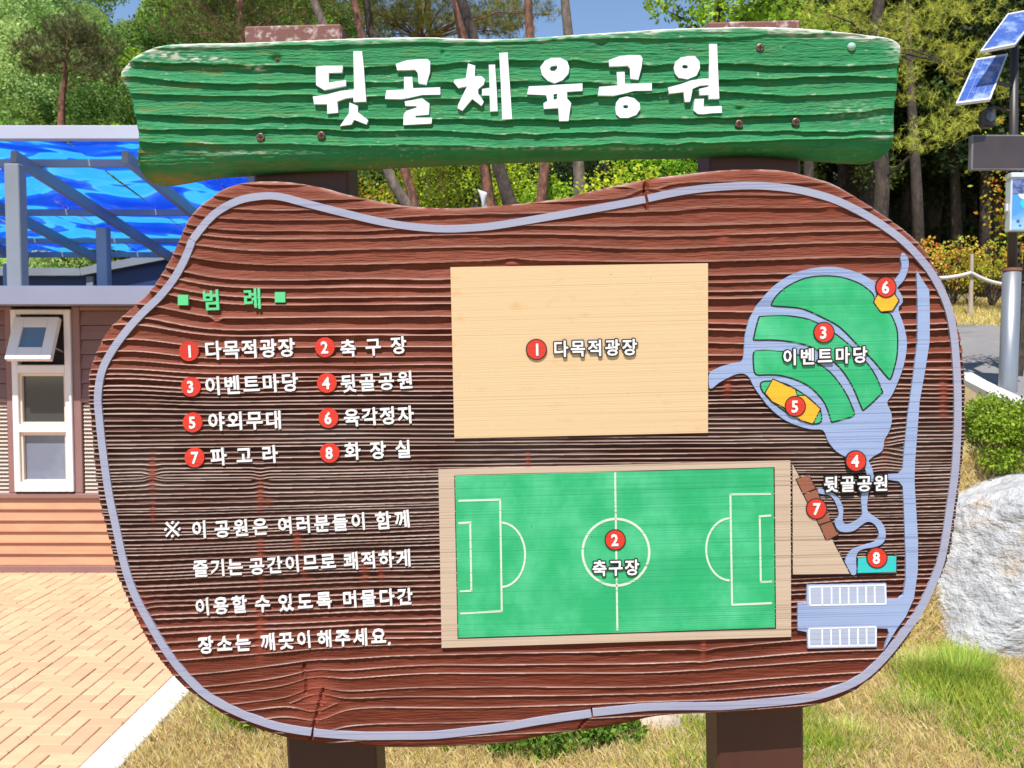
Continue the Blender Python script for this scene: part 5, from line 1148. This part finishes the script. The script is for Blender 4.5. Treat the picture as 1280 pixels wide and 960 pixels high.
m = MB(); m.box(-.022, -.002, -.11, -.08, h_ * .38, h_ * .52, .003); m.build('latch', M['alu'], pc)

# ---- rope fence
M['driftwood'] = material('pale weathered post', (.42, .33, .26), .9, var=.2, vscale=(20, 20, 4), bump=.6, bscale=(40, 40, 10))
M['rope'] = material('white rope', (.55, .50, .47), .85, bump=.8, bscale=(60, 60, 60))
FD = 15.5; f0 = at(1213, 386, FD); fe = tag(empty('rope_fence', f0), 'low fence of pale crooked posts joined by a thick white sagging rope beyond the road', 'fence')
tops = []
for a, dz in ((1052, 0), (1132, 2), (1213, 0), (1300, 6)):
    b_ = at(a, 388 + dz, FD) - f0; t_ = at(a + 2, 318 + dz, FD) - f0; md = b_.lerp(t_, .5) + Vector((rnd.gauss(0, .02), 0, 0))
    m = MB(); m.tube([b_ + Vector((0, 0, -.2)), b_, md, t_], [.045, .042, .034, .028], 8); m.build('fence_post', M['driftwood'], fe); tops.append(at(a + 1, 341 + dz, FD - .05) - f0)
for a, b_ in zip(tops[:-1], tops[1:]):
    m = MB(); m.tube([a.lerp(b_, k / 10) + Vector((0, 0, -.16 * (1 - (2 * k / 10 - 1) ** 2) * (.5 if a is tops[1] else 1))) for k in range(11)], .034, 8, False); m.build('rope', M['rope'], fe, True)

# ---- white cloth strips on the trunks behind the gap
M['cloth'] = material('white cloth', (.50, .50, .52), .8)
cl_ = at(603, 236, 12.9); n1_, n2_ = 10, 6
V_ = [((-.07 + .14 * j / 5) * (1 - .5 * math.sin(i / 9 * 3)) + .05 * i / 9, .03 * math.sin(i * .8 + j), -.42 * i / 9 - .06 * j / 5) for i in range(n1_) for j in range(n2_)]
o = mesh_np('cloth_strip', V_, grid_faces(n1_, n2_), M['cloth'], None, True, loc=cl_); md_ = o.modifiers.new('thickness', 'SOLIDIFY'); md_.thickness = .004
tag(o, 'scrap of white cloth hanging between two dark trunks under the title plank', 'cloth')

# ---- tall green tufts beside the boulder
def tuft(x, y, n, r, h0, h1, cols, lab, seed):
    rg = np.random.default_rng(seed); a = rg.uniform(0, 6.28, n); q = r * rg.uniform(0, 1, n) ** .7; bx_, by_ = q * np.cos(a), q * np.sin(a); h = rg.uniform(h0, h1, n); ln = rg.uniform(.1, .75, n); b = a + rg.normal(size=n) * .6
    c = palette(n, cols, rg, .3); V = []; z0 = Hs(x, y)
    w_ = np.stack([-np.sin(b), np.cos(b)], -1) * .0016
    P0 = np.stack([bx_, by_, np.zeros(n)], -1)
    for t_, k_ in ((0, 1), (.5, .8), (1, 0)):
        cx_ = bx_ + np.cos(b) * h * ln * t_ ** 2; cy_ = by_ + np.sin(b) * h * ln * t_ ** 2; cz_ = h * (t_ - .25 * ln * t_ ** 2)
        V += [np.stack([cx_ - w_[:, 0] * k_, cy_ - w_[:, 1] * k_, cz_], -1), np.stack([cx_ + w_[:, 0] * k_, cy_ + w_[:, 1] * k_, cz_], -1)]
    V = np.stack(V, 1).reshape(-1, 3); i = np.arange(n)[:, None] * 6; Fq = np.concatenate([i + np.array([[0, 1, 3, 2]]), i + np.array([[2, 3, 5, 4]])])
    o = mesh_np('grass_tuft', V, Fq, M['blade'], cols=np.repeat(c, 6, 0), loc=(x, y, z0)); tag(o, lab, 'grass')
GT = ((.26, .42, .04), (.36, .50, .05), (.18, .34, .03), (.55, .52, .14)); ST = ((.70, .62, .26), (.50, .52, .12), (.34, .44, .06))
tuft(2.47, 4.82, 1500, .17, .10, .24, GT, 'tall fresh green grass tuft at the lower left foot of the white boulder', 1)
tuft(2.62, 5.05, 700, .14, .10, .22, GT, 'small green grass tuft pressed against the foot of the white boulder', 2)
tuft(2.32, 4.95, 900, .16, .08, .20, ST, 'yellowing grass tuft at the edge of the map board left of the green tuft', 3)
tuft(2.05, 4.45, 700, .18, .06, .14, GT, 'low green grass tuft in the lawn right of the right post', 4)
tuft(1.62, 4.15, 500, .16, .06, .12, ST, 'low yellow green tuft close to the right post', 5)
tuft(-1.30, 4.30, 500, .14, .06, .13, ST, 'yellow green tuft by the pale kerb at the lower left', 6)
tuft(.02, 4.06, 500, .12, .07, .16, GT, 'green grass tuft among the weeds under the middle of the board', 7)
